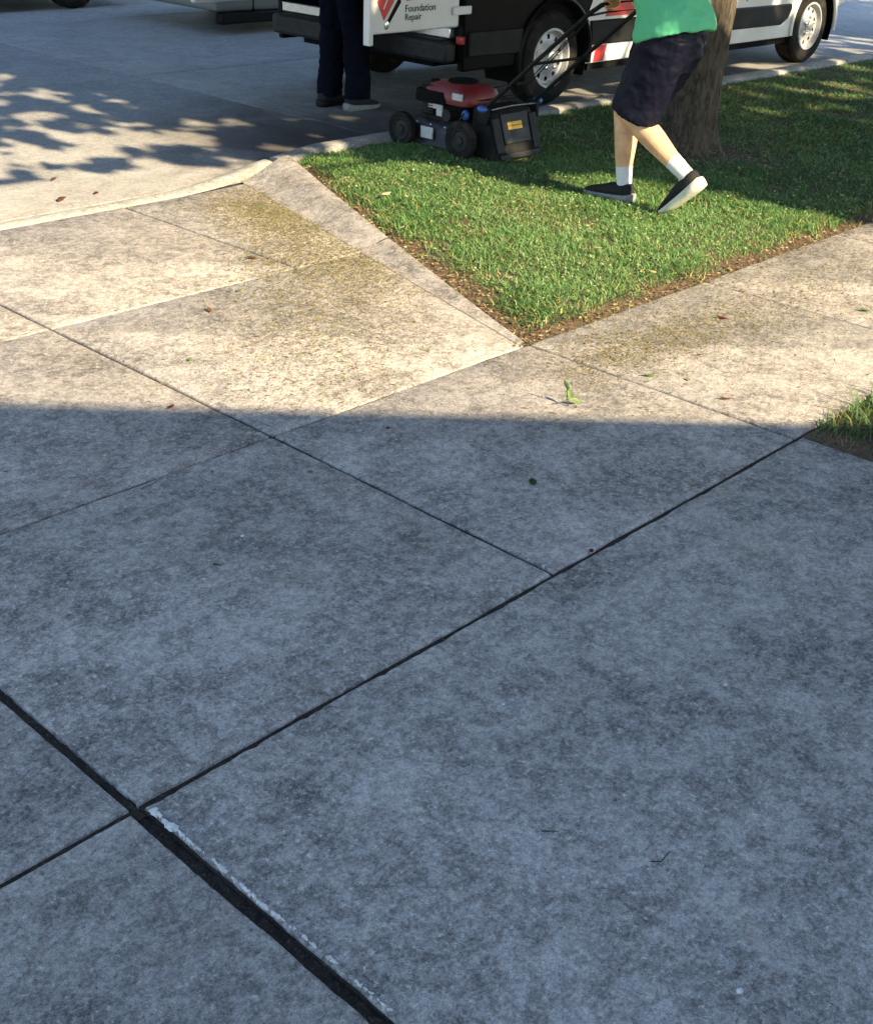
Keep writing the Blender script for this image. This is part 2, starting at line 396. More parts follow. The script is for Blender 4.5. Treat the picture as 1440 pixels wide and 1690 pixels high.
# flared wing of the apron, in two pours
def wing(ya, yb):
    mb = MB(); ny = 30; nx = 12; rows = []
    for i in range(ny+1):
        y = ya+(yb-ya)*i/ny; t = max(0, (y-Y2)/(5.6-Y2)); xr = wing_r(y)+0.012; xl = xr-0.03-0.33*t
        zr = 0.004+0.082*t**1.7
        for j in range(nx+1):
            s = j/nx; x = xl+(xr-xl)*s
            p = s*s*(3-2*s) if s < .5 else 0.5+0.5*math.sin((s-.5)*math.pi)
            z = apz(x, y)+0.002+(zr-apz(x, y))*p*(1 if s > 0 else 0)+0.003*(float(vnoise(x*7, y*7))-.5)*p
            mb.v.append((x, y, z))
    for i in range(ny):
        for j in range(nx): a = i*(nx+1)+j; mb.f.append((a, a+1, a+nx+2, a+nx+1))
    k = len(mb.v)
    for i in range(ny+1):
        x, y, z = mb.v[i*(nx+1)+nx]; mb.v.append((x+0.004, y, z-0.12))
    for i in range(ny): mb.f.append((i*(nx+1)+nx, k+i, k+i+1, (i+1)*(nx+1)+nx))
    mb.build('flared_wing', 'walk', apron, smooth=True, angle=60)
wing(Y2+0.02, Y3-0.004); wing(Y3+0.004, 5.60)
# pale gutter lip and curb
mb = MB(); prof = [(5.53, -0.10), (5.53, -0.020), (5.545, -0.011), (5.58, -0.004), (5.62, -0.007), (5.66, -0.019), (5.70, -0.032), (5.70, -0.10)]
rings = []
pth = [(-6, 0), (0, 0), (2.5, 0)]+[(2.5+0.1*i, 0) for i in range(1, 13)]+[(3.8, .005), (3.95, .015), (4.1, .035), (4.25, .065), (4.4, .11), (4.52, .15), (4.62, .185), (4.72, .21)]
for i, (x, dy) in enumerate(pth):
    rings.append([(x, y+dy+0.006*(float(vnoise(x*6, k))-.5), z+0.004*(float(vnoise(x*11+k, 3))-.5)+max(0, (x-3.9))*0.035*(1 if 1 < k < 6 else 0)) for k, (y, z) in enumerate(prof)])
mb.loft(rings).build('gutter_lip', 'lip', apron, smooth=True, angle=60)
curb = empty('curb', (0, 0, 0), kind='structure')
for xa, xb in ((4.76, 5.9), (5.9, 8.0), (8.0, 10.15), (10.15, 12.3), (12.3, 14.4), (14.4, 18.65), (18.65, 24)):
    prof = [(5.68, -0.13), (5.68, 0.055), (5.70, 0.072), (5.80, 0.075), (5.835, 0.058), (5.85, -0.13)]
    n = int((xb-xa)/0.15); rings = []
    for i in range(n+1):
        x = xa+0.004+(xb-xa-0.008)*i/n; e = min(1, (x-4.70)/0.35)
        rings.append([(x, y+0.006*(float(vnoise(x*5, 9))-.5), (z if z < 0 else z*(0.35+0.65*e))+0.005*(float(vnoise(x*8, k))-.5)) for k, (y, z) in enumerate(prof)])
    MB().loft(rings).build('curb_stone', 'curb', curb, smooth=True, angle=50)
street = empty('street', (0, 0, 0), kind='structure')
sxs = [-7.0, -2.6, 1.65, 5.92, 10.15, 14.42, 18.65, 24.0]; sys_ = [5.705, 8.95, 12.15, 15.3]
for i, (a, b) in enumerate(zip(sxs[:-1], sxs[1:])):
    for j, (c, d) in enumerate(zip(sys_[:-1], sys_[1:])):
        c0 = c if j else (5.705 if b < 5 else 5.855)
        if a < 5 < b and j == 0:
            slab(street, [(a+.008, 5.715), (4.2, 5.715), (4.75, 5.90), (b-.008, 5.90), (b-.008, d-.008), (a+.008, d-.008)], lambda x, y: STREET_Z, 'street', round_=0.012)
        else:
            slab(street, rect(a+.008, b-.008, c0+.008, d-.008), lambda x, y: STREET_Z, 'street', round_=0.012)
MB().prism(rect(-7, 24, 15.31, 15.46), 'z', -0.15, 0.10).build('curb_stone', 'curb', curb, bevel=0.02)
# soil in the joints
mb = MB()
mb.box(-6, X0-.012, -3, Y2+.02, -0.13, -0.009); mb.box(X0+.012, 3.6, -3, Y2+.02, -0.13, -0.009)
mb.add([(-6, Y2+.02, -.0095), (3.6, Y2+.02, -.0095), (4.72, 5.6, -.0215), (-6, 5.6, -.0215)], [(0, 1, 2, 3)])
mb.box(3.6, 19, Y1-0.1, Y2-0.02, -0.13, -0.009); mb.box(-7, 24, 5.6, 15.31, -0.14, STREET_Z-0.012)
tag(mb.build('joint_soil', 'joint'), 'dark soil showing in the joints between concrete slabs', 'soil', kind='structure')
# packed filler of the wide joint and chipped pale edge
def strip(name, mat, xa, xb, ya, yb, z, amp, n, parent, seed=0):
    mb = MB(); k = 5
    for i in range(n+1):
        y = ya+(yb-ya)*i/n
        for j in range(k):
            x = xa+(xb-xa)*j/(k-1)
            mb.v.append((x+0.003*(float(vnoise(y*40+seed, j))-.5), y, z+amp*(float(vnoise(x*90+seed, y*45))-.5)*2))
    for i in range(n):
        for j in range(k-1): a = i*k+j; mb.f.append((a, a+1, a+k+1, a+k))
    return mb.build(name, mat, parent, smooth=True, angle=180)
strip('joint_filler', 'joint', X0-0.017, X0+0.017, -3, Y1+.02, -0.017, 0.006, 240, drive, 3)
strip('joint_filler', 'joint', X0-0.013, X0+0.013, Y1-.02, Y2, -0.012, 0.004, 90, side, 8)
mb = MB()
def chip(mb, x, y, lx, ly):
    n = 13; vs = []; h = random.uniform(.0004, .0022)
    for i in range(n):
        a = 2*math.pi*i/n; r = 0.55+0.8*random.random(); vs.append((x+lx*r*math.cos(a), y+ly*r*math.sin(a), h))
    vs += [(p[0]+(p[0]-x)*0.25, p[1]+(p[1]-y)*0.25, -0.004) for p in vs]
    mb.add(vs, [tuple(range(n))]+[(i, (i+1) % n, (i+1) % n+n, i+n) for i in range(n)])
for q in range(460):
    y = 1.63-1.9*random.random(); big = y > 1.555
    if not big and float(fnoise(y*11, 2.2)) < 0.47: continue
    r = random.uniform(.0008, .0026)*(2.2 if big else 1); wob = 0.006*(float(vnoise(y*7, 4.4))-.5)
    chip(mb, X0+0.0225+wob+random.uniform(-.0022, .0022)*(2 if big else 1), y, r, r*random.uniform(1.2, 3.0))
mb.build('mortar_residue', 'chip', drive, fix=False)

# ------------------------------------------------------------------ soil beds
def bed(name, poly_fn, xs_, ys_, zf, label):
    mb = MB(); idx = {}
    for i, x in enumerate(xs_):
        for j, y in enumerate(ys_):
            X, Yy = poly_fn(x, y); idx[i, j] = len(mb.v); mb.v.append((X, Yy, zf(X, Yy)))
    for i in range(len(xs_)-1):
        for j in range(len(ys_)-1): mb.f.append((idx[i, j], idx[i+1, j], idx[i+1, j+1], idx[i, j+1]))
    return tag(mb.build(name, 'soil', smooth=True, angle=180), label, 'soil', kind='structure')
YG0, YG1 = Y2-0.002, 5.685
def strip_z(x, y):
    t = (y-YG0)/(YG1-YG0); e = min(1.0, max(0, (x-wing_r(y))/0.3)); e2 = min(1, max(0, (y-YG0)/0.25))
    return -0.012+0.045*t*min(1, e*1.5)*1.0+0.03*e*e2*(1-t)+0.014*(float(fnoise(x*6, y*6))-.5)
def strip_map(u, v):
    y = YG0+(YG1-YG0)*v; xl = wing_r(y)+0.012; return (xl+(24-xl)*u**2.2, y)
bed('planting_strip', strip_map, np.linspace(0, 1, 90), np.linspace(0, 1, 40), strip_z, 'brown soil of the planting strip under the grass')
def lawn_z(x, y): return -0.006+0.03*min(1, max(0, min(x-3.6, Y1-y)/0.3))+0.014*(float(fnoise(x*6, y*6))-.5)
bed('lawn_soil', lambda u, v: (3.603+(16-3.603)*u**1.8, Y1-0.0-(Y1+6)*v**1.8), np.linspace(0, 1, 60), np.linspace(0, 1, 50), lawn_z, 'brown soil of the front lawn under the grass')
bed('far_verge', lambda u, v: (-7+31*u, 15.465+14*v), np.linspace(0, 1, 4), np.linspace(0, 1, 4), lambda x, y: 0.07, 'earth verge across the street')

# ------------------------------------------------------------------ grass
def blades(name, px, py, pz, h, wd, col, label, lean=(0.15, 0.75)):
    n = len(px); az = rng.random(n)*2*np.pi; le = rng.uniform(*lean, n)*h
    face = az+np.pi/2+rng.normal(0, 0.5, n)
    wx, wy = np.cos(face)*wd/2, np.sin(face)*wd/2
    dx, dy = np.cos(az)*le, np.sin(az)*le
    base = np.stack([px, py, pz-0.004], 1)
    W = np.stack([wx, wy, 0*wx], 1); D = np.stack([dx, dy, 0*dx], 1); Z = np.stack([0*h, 0*h, h], 1)
    v = np.empty((n, 5, 3), np.float32)
    v[:, 0] = base-W; v[:, 1] = base+W
    v[:, 2] = base+W*0.8+D*0.35+Z*0.6; v[:, 3] = base-W*0.8+D*0.35+Z*0.6
    v[:, 4] = base+D+Z*0.92
    b = np.arange(n)[:, None]*5
    f = np.concatenate([b+np.array([[0, 1, 2]]), b+np.array([[0, 2, 3]]), b+np.array([[3, 2, 4]])])
    tint = np.repeat(col, 5, 0)
    o = np_mesh(name, 'blade', v.reshape(-1, 3), f, tint)
    return tag(o, label, 'grass', kind='stuff')
def grass_cols(x, y, dry):
    n = len(x); t = rng.random(n); p = fnoise(x*2.3+4, y*2.3)
    g1 = np.array([0.050, 0.125, 0.036]); g2 = np.array([0.160, 0.310, 0.095]); g3 = np.array([0.25, 0.37, 0.15])
    c = g1+(g2-g1)*np.clip(t*0.9+(p-.5)*0.8, 0, 1)[:, None]
    k = rng.random(n) < np.clip(0.10+0.9*(fnoise(x*1.6+9, y*1.6+2)-.5), 0.04, 0.5); c[k] = g3*rng.uniform(.8, 1.2, (k.sum(), 1))
    d = rng.random(n) < dry; c[d] = np.array([0.40, 0.31, 0.12])*rng.uniform(.6, 1.25, (d.sum(), 1))
    return c
def gen_strip():
    X, Yy = [], []
    for x0, x1, dens in ((3.5, 6.5, 17000), (6.5, 9, 8000), (9, 15, 3600), (15, 22, 700)):
        n = int((x1-x0)*(YG1-YG0)*dens); X.append(rng.uniform(x0, x1, n)); Yy.append(rng.uniform(YG0+.0, YG1-0.0, n))
    x = np.concatenate(X); y = np.concatenate(Yy)
    dl = x-(3.545+(y-Y2)*(4.70-3.545)/(5.60-Y2)); ds = y-YG0
    edge = 0.01+0.14*fnoise(x*5, y*5)                     # bare margin along the apron
    pr = np.clip((dl-edge)/0.10, 0, 1)*np.clip((ds-0.005-0.07*fnoise(x*4, y*4+9))/0.10, 0.10, 1)
    pr = np.where(dl < 0.02, 0, np.maximum(pr, 0.05))
    clump = fnoise(x*9, y*9, 2); pr = pr*np.clip((clump-0.18)*5.5, 0.30, 1)
    # trodden bare ring round the tree
    pr = pr*np.clip((np.hypot(x-7.08, y-4.38)-0.22)/0.35, 0.05, 1)
    k = rng.random(len(x)) < pr; x, y, dl, ds = x[k], y[k], dl[k], ds[k]
    z = np.array([strip_z(a, b) for a, b in zip(x, y)])
    tall = fnoise(x*3.5+8, y*3.5, 2)
    h = rng.uniform(0.010, 0.036, len(x))*(0.45+1.15*tall)
    wd = rng.uniform(0.0028, 0.0065, len(x))*np.where(x > 8, 1.5, 1.0)
    dry = 0.04+0.45*np.exp(-ds/0.07)+0.30*np.exp(-dl/0.10)+0.08*(fnoise(x*1.7+3, y*1.7) > .62)
    blades('grass', x, y, z, h, wd, grass_cols(x, y, dry), 'mown green grass of the planting strip beside the curb', (0.4, 2.0))
gen_strip()
def gen_lawn():
    X, Yy = [], []
    for x0, x1, y0, y1, dens in ((3.6, 5.2, 0.6, Y1, 9000), (5.2, 8.5, -1.5, Y1, 1600), (3.6, 14, -5.5, Y1, 350)):
        n = int((x1-x0)*(y1-y0)*dens); X.append(rng.uniform(x0, x1, n)); Yy.append(rng.uniform(y0, y1, n))
    x = np.concatenate(X); y = np.concatenate(Yy)
    dw = x-3.6; k = rng.random(len(x)) < np.clip((dw-0.01-0.08*fnoise(x*6, y*6))/0.1, 0.08, 1); x, y = x[k], y[k]
    z = np.array([lawn_z(a, b) for a, b in zip(x, y)])
    h = rng.uniform(0.018, 0.055, len(x)); tl = rng.random(len(x)) < .05; h = np.where(tl, h*2.2, h); wd = rng.uniform(0.003, 0.006, len(x))
    blades('grass', x, y, z, h, wd, grass_cols(x, y, 0.10+0.3*np.exp(-(x-3.6)/0.08))*.72, 'longer green grass of the lawn beside the driveway', (0.5, 1.5))
gen_lawn()

# ------------------------------------------------------------------ clippings, litter specks
def bits(name, x, y, z, size, col, label, curl=0.3, up=0.003):
    n = len(x); a = rng.random(n)*2*np.pi; L = size; W = size*rng.uniform(0.08, 0.22, n)
    dx, dy = np.cos(a)*L/2, np.sin(a)*L/2; wx, wy = -np.sin(a)*W/2, np.cos(a)*W/2
    v = np.empty((n, 4, 3)); zz = z+0.0015
    v[:, 0] = np.stack([x-dx, y-dy, zz+rng.random(n)*up], 1); v[:, 1] = np.stack([x+wx, y+wy, zz+rng.random(n)*up], 1)
    v[:, 2] = np.stack([x+dx, y+dy, zz+L*curl*rng.random(n)], 1); v[:, 3] = np.stack([x-wx, y-wy, zz], 1)
    b = np.arange(n)[:, None]*4
    f = np.concatenate([b+np.array([[0, 1, 2]]), b+np.array([[0, 2, 3]])])
    return tag(np_mesh(name, 'clip', v.reshape(-1, 3), f, np.repeat(col, 4, 0)), label, 'clippings', kind='stuff')
def surf_z(x, y):
    return np.where(y < Y2, 0.0, np.where(y < 5.5, -0.012*(y-Y2)/(Y4-Y2), np.where(y < 5.72, 0.004, STREET_Z)))
cx, cy = [], []
for (a, b, s1, s2, n) in ((4.05, 5.05, .14, .22, 3200), (3.9, 4.7, .16, .22, 3000), (3.7, 4.25, .20, .18, 2400), (3.3, 3.9, .22, .2, 1000),
                          (2.9, 3.5, .22, .25, 1000), (2.6, 3.1, .2, .2, 500), (3.75, 2.55, .18, .10, 1100), (4.2, 2.45, .3, .14, 1300), (4.9, 2.5, .4, .16, 1300), (5.7, 2.45, .4, .18, 900),
                          (3.3, 2.3, .3, .2, 400), (4.8, 2.2, .8, .3, 700), (3.2, 4.4, .8, .8, 700), (4.3, 5.3, .1, .15, 700), (3.78, 3.95, .14, .16, 1500), (3.5, 3.75, .2, .2, 1200), (3.2, 3.5, .22, .22, 900), (2.9, 3.2, .2, .2, 600), (4.1, 2.5, .25, .1, 900)):
    n = int(n*2.1); cx.append(rng.normal(a, s1*1.1, n)); cy.append(rng.normal(b, s2*1.1, n))
x = np.concatenate(cx); y = np.concatenate(cy)
n = 2600; x = np.concatenate([x, rng.uniform(3.5, 11, n)]); y = np.concatenate([y, Y2-np.abs(rng.normal(0, .07, n))])
k = ((y < Y2-.005) & (y > Y1)) | ((y > Y2+.005) & (x < wing_r(y)-.12+rng.normal(0, .05, len(x))) & (y < 5.68)); x, y = x[k], y[k]
t = rng.random((len(x), 1))**1.6; col = np.array([.15, .17, .05])*(1-t)+np.array([.34, .25, .09])*t
kk = rng.random(len(x)) < .2; col[kk] = np.array([.16, .10, .05])*rng.uniform(.6, 1.2, (kk.sum(), 1))
bits('grass_clippings', x, y, surf_z(x, y), rng.uniform(.005, .012, len(x))*np.where(rng.random(len(x)) < .15, 2.2, 1.0), col*rng.uniform(.6, 1.15, (len(x), 1)), 'dry green and yellow grass clippings strewn over the concrete')
# crumbs: dark and pale specks everywhere on the concrete, dry leaf litter on the bare margin
n = 1500; x = rng.uniform(0.4, 7.5, n); y = rng.uniform(-.2, 5.5, n); k = (y < Y2) & ((x < 3.6) | (y > Y1)) | ((y >= Y2) & (x < 3.4)); x, y = x[k], y[k]
col = np.where(rng.random((len(x), 1)) < .85, np.array([[.03, .022, .017]]), np.array([[.5, .5, .48]]))
bits('grit', x, y, surf_z(x, y), rng.uniform(.003, .009, len(x)), col, 'scattered dark crumbs and grit on the concrete', 0.2, 0.002)
n = 1500; t = rng.random(n); y = Y2+t*2.75; x = wing_r(y)+0.03+np.abs(rng.normal(0.06, .07, n))
n2 = 1500; x = np.concatenate([x, rng.uniform(3.5, 10, n2)]); y = np.concatenate([y, YG0+np.abs(rng.normal(.03, .04, n2))])
z = np.array([strip_z(a, b) for a, b in zip(x, y)])+.004
col = np.array([.22, .145, .085])*rng.uniform(.35, 1.3, (len(x), 1)); kk = rng.random(len(x)) < .25; col[kk] = np.array([.36, .31, .15])*rng.uniform(.7, 1.1, (kk.sum(), 1))
bits('leaf_litter', x, y, z, rng.uniform(.008, .028, len(x)), col, 'dry brown litter on the bare soil edge of the grass strip', 0.35, 0.01)
n = 8500; x = rng.uniform(3.7, 9, n); y = rng.uniform(2.9, 5.6, n); k = x > wing_r(y)+.15; x, y = x[k], y[k]
z = np.array([strip_z(a, b) for a, b in zip(x, y)])+rng.uniform(.012, .032, len(x))
t = rng.random((len(x), 1)); col = (np.array([.20, .31, .12])*(1-t)+np.array([.33, .34, .15])*t)*rng.uniform(.6, 1.1, (len(x), 1))
bits('cut_grass', x, y, z, rng.uniform(.007, .020, len(x)), col, 'pale cut grass lying on the mown strip', 0.3, 0.01)

# ------------------------------------------------------------------ trees (crowns stand above the frame and give the dappled shade)
def smooth01(t): t = np.clip(t, 0, 1); return t*t*(3-2*t)
def shade_want(u, v):
    """hand-set share of sun the crowns are carved to take at ground point (u, v)"""
    xb = np.interp(v, [2.3, 2.75, 3.0, 4.4, 5.0, 5.7, 6.05, 6.35, 6.7], [7.6, 6.6, 6.3, 6.05, 5.45, 5.05, 4.5, 3.4, 1.0])
    inside = smooth01((u-xb)/0.22+0.3)
    d = np.full_like(u, 0.93)
    d = np.where((u < 5.3) & (v < 8.3), 0.38, d)
    d = np.where((u < 5.2) & (v >= 8.3) & (v < 9.8), 0.62, d)
    d = np.where((u < 6.4) & (u >= 5.3) & (v > 6.2) & (v < 7.6), 0.62, d)
    d = np.where((v > 8.5) & ((u > 5.2) | (v > 9.8)), 0.98, d)
    d = np.where((u > 8.6) & (v < 6.0), 0.66, d)
    d = np.where((u > 8.2) & (v >= 6.0) & (v < 8.2), 0.45, d)
    d = np.where((u > 8.3) & (v > 4.6) & (v < 5.9), 0.40, d)
    d = np.where((u > 6.6) & (u < 8.3) & (v < 5.3), 0.93, d)
    for (a, b, ra, rb, val) in ((7.6, 5.75, .9, .35, .12), (8.5, 6.7, .5, .45, .15), (7.95, 6.6, .25, .4, .35), (4.5, 6.75, .45, .35, .12), (5.95, 4.95, .10, .14, .1),
                                (6.9, 7.1, .55, .9, .97), (5.6, 5.66, .45, .30, .9), (11.5, 6.6, .9, .6, .15), (10.5, 6.8, .6, .4, .3),
                                (13.5, 6.6, .8, .9, .1), (15.6, 7.6, 1.1, 1.6, .97), (5.84, 5.10, .24, .24, .02), (5.58, 6.15, .30, .13, .15), (5.52, 5.28, .10, .12, .05), (6.1, 6.4, .5, .25, .75)):
        q = ((u-a)/ra)**2+((v-b)/rb)**2; d = d+(val-d)*np.exp(-q*q)
    return d*inside
def beam_noise(u, v):
    n1 = fnoise(u*6.4+3, v*3.3+5, 3); n2 = fnoise(u*13.0+40, v*6.0+2, 2)
    r = 0.65*n1+0.35*n2; return smooth01((r-0.28)/0.44)
def tree(name, label, base, trunk_r, lean, crown_c, crown_r, n_clump, per, leaf, group=None, gaps=True, extra=None, fine=False):
    bx, by = base; root = empty(name, (bx, by, 0), label, 'tree', group)
    mb = MB(); pts = []; rr = []; top = crown_c[2]+crown_r[2]*0.5
    nr = 25
    for i in range(26):
        t = i/25; z = -0.05+t*top; flare = 1+0.55*math.exp(-max(0, z)/0.10)
        pts.append((bx+lean[0]*z+0.03*math.sin(z*2), by+lean[1]*z+0.02*math.sin(z*1.6+1), z)); rr.append(trunk_r*flare*(1-0.75*t**1.2))
    n = 22; rings = []
    for p, r in zip(pts, rr):
        rings.append([(p[0]+r*(1+0.09*math.sin(3*a+p[2])+0.05*math.sin(7*a+2*p[2]))*math.cos(a), p[1]+r*(1+0.09*math.sin(3*a+p[2])+0.05*math.sin(7*a+2*p[2]))*math.sin(a), p[2]) for a in [2*math.pi*j/n for j in range(n)]])
    if fine:            # ridged bark and root flare on the trunk that is seen close to
        rings = []; n = 72; nz = 150
        P_ = np.array(pts); zz_ = np.concatenate([np.linspace(-.05, 1.6, 130), np.linspace(1.65, top, 20)])
        for z in zz_:
            cx_ = np.interp(z, P_[:, 2], P_[:, 0]); cy_ = np.interp(z, P_[:, 2], P_[:, 1]); r0 = float(np.interp(z, P_[:, 2], rr))
            if z < .3: r0 = trunk_r*(1-0.02*z)
            fl = math.exp(-max(0, z)/0.13); ring = []
            for j in range(n):
                a = 2*math.pi*j/n; k1 = 1+0.06*math.sin(2*a+1)+fl*(0.30+0.42*max(0, math.sin(2.5*a+.8))**2)
                rd_ = abs(float(fnoise(a*7/ math.pi*2+1.2*float(vnoise(z*3, a)), z*4.0, 2))-.5)*2
                rg = r0*k1+0.016*(rd_-.45)
                ring.append((cx_+rg*math.cos(a), cy_+rg*math.sin(a), z))
            rings.append(ring)
    mb.loft(rings)
    if extra:
        p0 = Vector(pts[8]); e = Vector(extra[0]); mb.tube([p0, p0.lerp(e, .4)+Vector((0, 0, .35)), p0.lerp(e, .8)+Vector((0, 0, .15)), e-Vector((.9, .2, -.1))], [.07, .05, .035, .012], 8)
    limbs = []
    for i in range(11):
        h = random.uniform(0.30, 0.85)*top; k = int(h/top*25); a = i*2.4+random.random(); p0 = Vector(pts[k])
        L = random.uniform(.5, .95); e = Vector((crown_c[0]+crown_r[0]*L*math.cos(a), crown_c[1]+crown_r[1]*L*math.sin(a), max(2.5, crown_c[2]+crown_r[2]*random.uniform(-.5, .6))))
        m1 = p0.lerp(e, .4)+Vector((0, 0, .3)); mb.tube([p0, m1, e], [rr[k]*0.5, rr[k]*0.3, 0.015], 8); limbs.append((p0, m1, e))
        for q in range(3):
            s = m1.lerp(e, random.random()); e2 = s+Vector((random.uniform(-1, 1), random.uniform(-1, 1), random.uniform(-.2, .7))); mb.tube([s, s.lerp(e2, .5)+Vector((0, 0, .08)), e2], [.03, .018, .006], 6)
    mb.build('trunk', 'bark', root, smooth=True, angle=80)
    # crown: leaf clumps through the volume, carved along sun rays to fit shade_want
    d = rng.normal(size=(n_clump, 3)); d /= np.linalg.norm(d, axis=1)[:, None]; rad = rng.random(n_clump)**0.45
    c = np.array(crown_c)+d*rad[:, None]*np.array(crown_r); c[:, 2] = np.maximum(c[:, 2], 2.2+0.3*rng.random(n_clump))
    pnt = np.repeat(c, per, 0)+rng.normal(0, 0.22, (n_clump*per, 3))*np.array([1, 1, .7])
    if extra:           # low limb added to dapple the street, with its own foliage
        ec, er, en = extra; d = rng.normal(size=(en, 3)); d /= np.linalg.norm(d, axis=1)[:, None]
        c2 = np.array(ec)+d*(rng.random(en)**0.45)[:, None]*np.array(er); c2[:, 2] = np.maximum(c2[:, 2], 2.3+0.3*rng.random(en))
        pnt = np.concatenate([pnt, np.repeat(c2, per, 0)+rng.normal(0, 0.2, (en*per, 3))*np.array([1, 1, .6])])
    u = pnt[:, 0]; v = pnt[:, 1]+(pnt[:, 2])*COT
    k = (beam_noise(u, v) < shade_want(u, v)) if gaps else (fnoise(u*1.5, pnt[:, 2]*1.5) > .3); pnt = pnt[k]; n = len(pnt)
    a1 = rng.normal(size=(n, 3)); a1[:, 2] *= .5; a1 /= np.linalg.norm(a1, axis=1)[:, None]
    a2 = np.cross(a1, rng.normal(size=(n, 3))); a2 /= np.linalg.norm(a2, axis=1)[:, None]
    s = rng.uniform(.75, 1.25, (n, 1))*leaf
    vv = np.empty((n, 4, 3)); vv[:, 0] = pnt-a1*s*.5; vv[:, 1] = pnt+a2*s*.3; vv[:, 2] = pnt+a1*s*.5; vv[:, 3] = pnt-a2*s*.3
    b = np.arange(n)[:, None]*4
    vv -= np.array([bx, by, 0])
    np_mesh('crown', 'leaf', vv.reshape(-1, 3), b+np.array([[0, 1, 2, 3]]), None, root)
    return root
tree('street_tree', 'rough brown tree trunk in the grass strip between mowing person and van', (7.06, 4.40), 0.165, (0.11, 0.02), (7.6, 4.9, 5.1), (5.8, 4.6, 2.6), 2900, 115, 0.115, None, True, ((3.9, 2.5, 3.4), (2.3, 2.0, .9), 420), True)
tree('lawn_tree', 'leafy lawn tree nearest the driveway, standing outside the picture', (7.7, -0.6), 0.15, (0.0, 0.03), (7.6, 0.2, 4.1), (3.5, 2.9, 1.8), 1500, 60, 0.17)
tree('lawn_tree', 'second leafy lawn tree from the driveway, standing outside the picture', (12.2, -1.2), 0.16, (0.0, 0.0), (12.0, -0.6, 4.3), (3.4, 3.0, 1.9), 1300, 60, 0.17)
tree('lawn_tree', 'farthest leafy lawn tree whose shade falls on the street', (16.6, 0.0), 0.18, (0, 0), (16.4, 0.4, 4.4), (2.6, 3.2, 1.9), 500, 60, 0.17)
tree('lawn_tree', 'tallest lawn tree, added unseen beside the house to block sky', (10.2, -6.2), 0.24, (0, 0), (10.0, -6.2, 6.2), (4.8, 3.0, 3.4), 1300, 60, 0.22)  # unseen tree added to shut out bright sky behind the lawn
tree('street_tree', 'street tree added unseen on the far side of the driveway to block sky', (-3.2, 4.4), 0.17, (0, 0), (-3.2, 4.4, 4.8), (3.4, 3.2, 2.3), 700, 50, 0.2, None, False)  # added out of frame to cut sky light from the west
for fx, fr, lb in ((-3.5, 3.6, 'leftmost'), (3.2, 4.0, 'second from the left'), (10.5, 4.0, 'third from the left'), (17.5, 3.8, 'rightmost')):
    tree('added_verge_tree', 'broad tree added across the street to block sky, '+lb+' of the far row', (fx, 19.0), 0.22, (0, 0), (fx, 19.0, 5.2), (fr, 3.4, 3.2), 420, 50, 0.26, 'added trees across the street', False)  # unseen row added to hold back sky light over the street and van

# ------------------------------------------------------------------ house behind the camera (its gable throws the straight shadow over the driveway)
house = empty('house', (-0.2, -7, 0), 'single-storey gabled house at the head of the driveway', 'house')
gy = -3.0; rake = lambda x: (8.40-x)/COT if x > -0.2 else (8.40+0.4+x)/COT
E_ = 4.55; zl = rake(E_)
mb = MB(); mb.prism([(-4.4, -0.1), (4.0, -0.1), (4.0, rake(4.0)-.22), (-0.2, rake(-0.2)-.22), (-4.4, rake(4.0)-.22)], 'y', gy-0.45, gy-9); mb.build('wall', 'siding', house)
for sgn in (1, -1):
    x_e = E_ if sgn > 0 else -0.4-E_
    a = Vector((-0.2, 0, rake(-0.2))); b = Vector((x_e, 0, zl))
    MB().prism([(a.x, a.z), (b.x, b.z), (b.x, b.z-.16), (a.x, a.z-.19)], 'y', gy, gy-9.6).build('roof', 'shingle', house)
gd = MB().box(-1.9, 3.3, gy-0.44, gy-0.40, 0.0, 2.15).build('garage_door', 'trim', house)
for i in range(4): MB().box(-1.85, 3.25, gy-.399, gy-.385, 0.04+i*.53, 0.53+i*.53).build('door_panel', 'trim', gd, bevel=.01)
wn = MB().box(-3.9, -2.5, gy-.45, gy-.43, .9, 2.0).build('window', 'glass', house); 
for (a, b, c, d) in ((-3.98, -3.9, .82, 2.08), (-2.5, -2.42, .82, 2.08), (-3.9, -2.5, .82, .9), (-3.9, -2.5, 2.0, 2.08)): MB().box(a, b, gy-.46, gy-.41, c, d).build('frame', 'trim', wn)

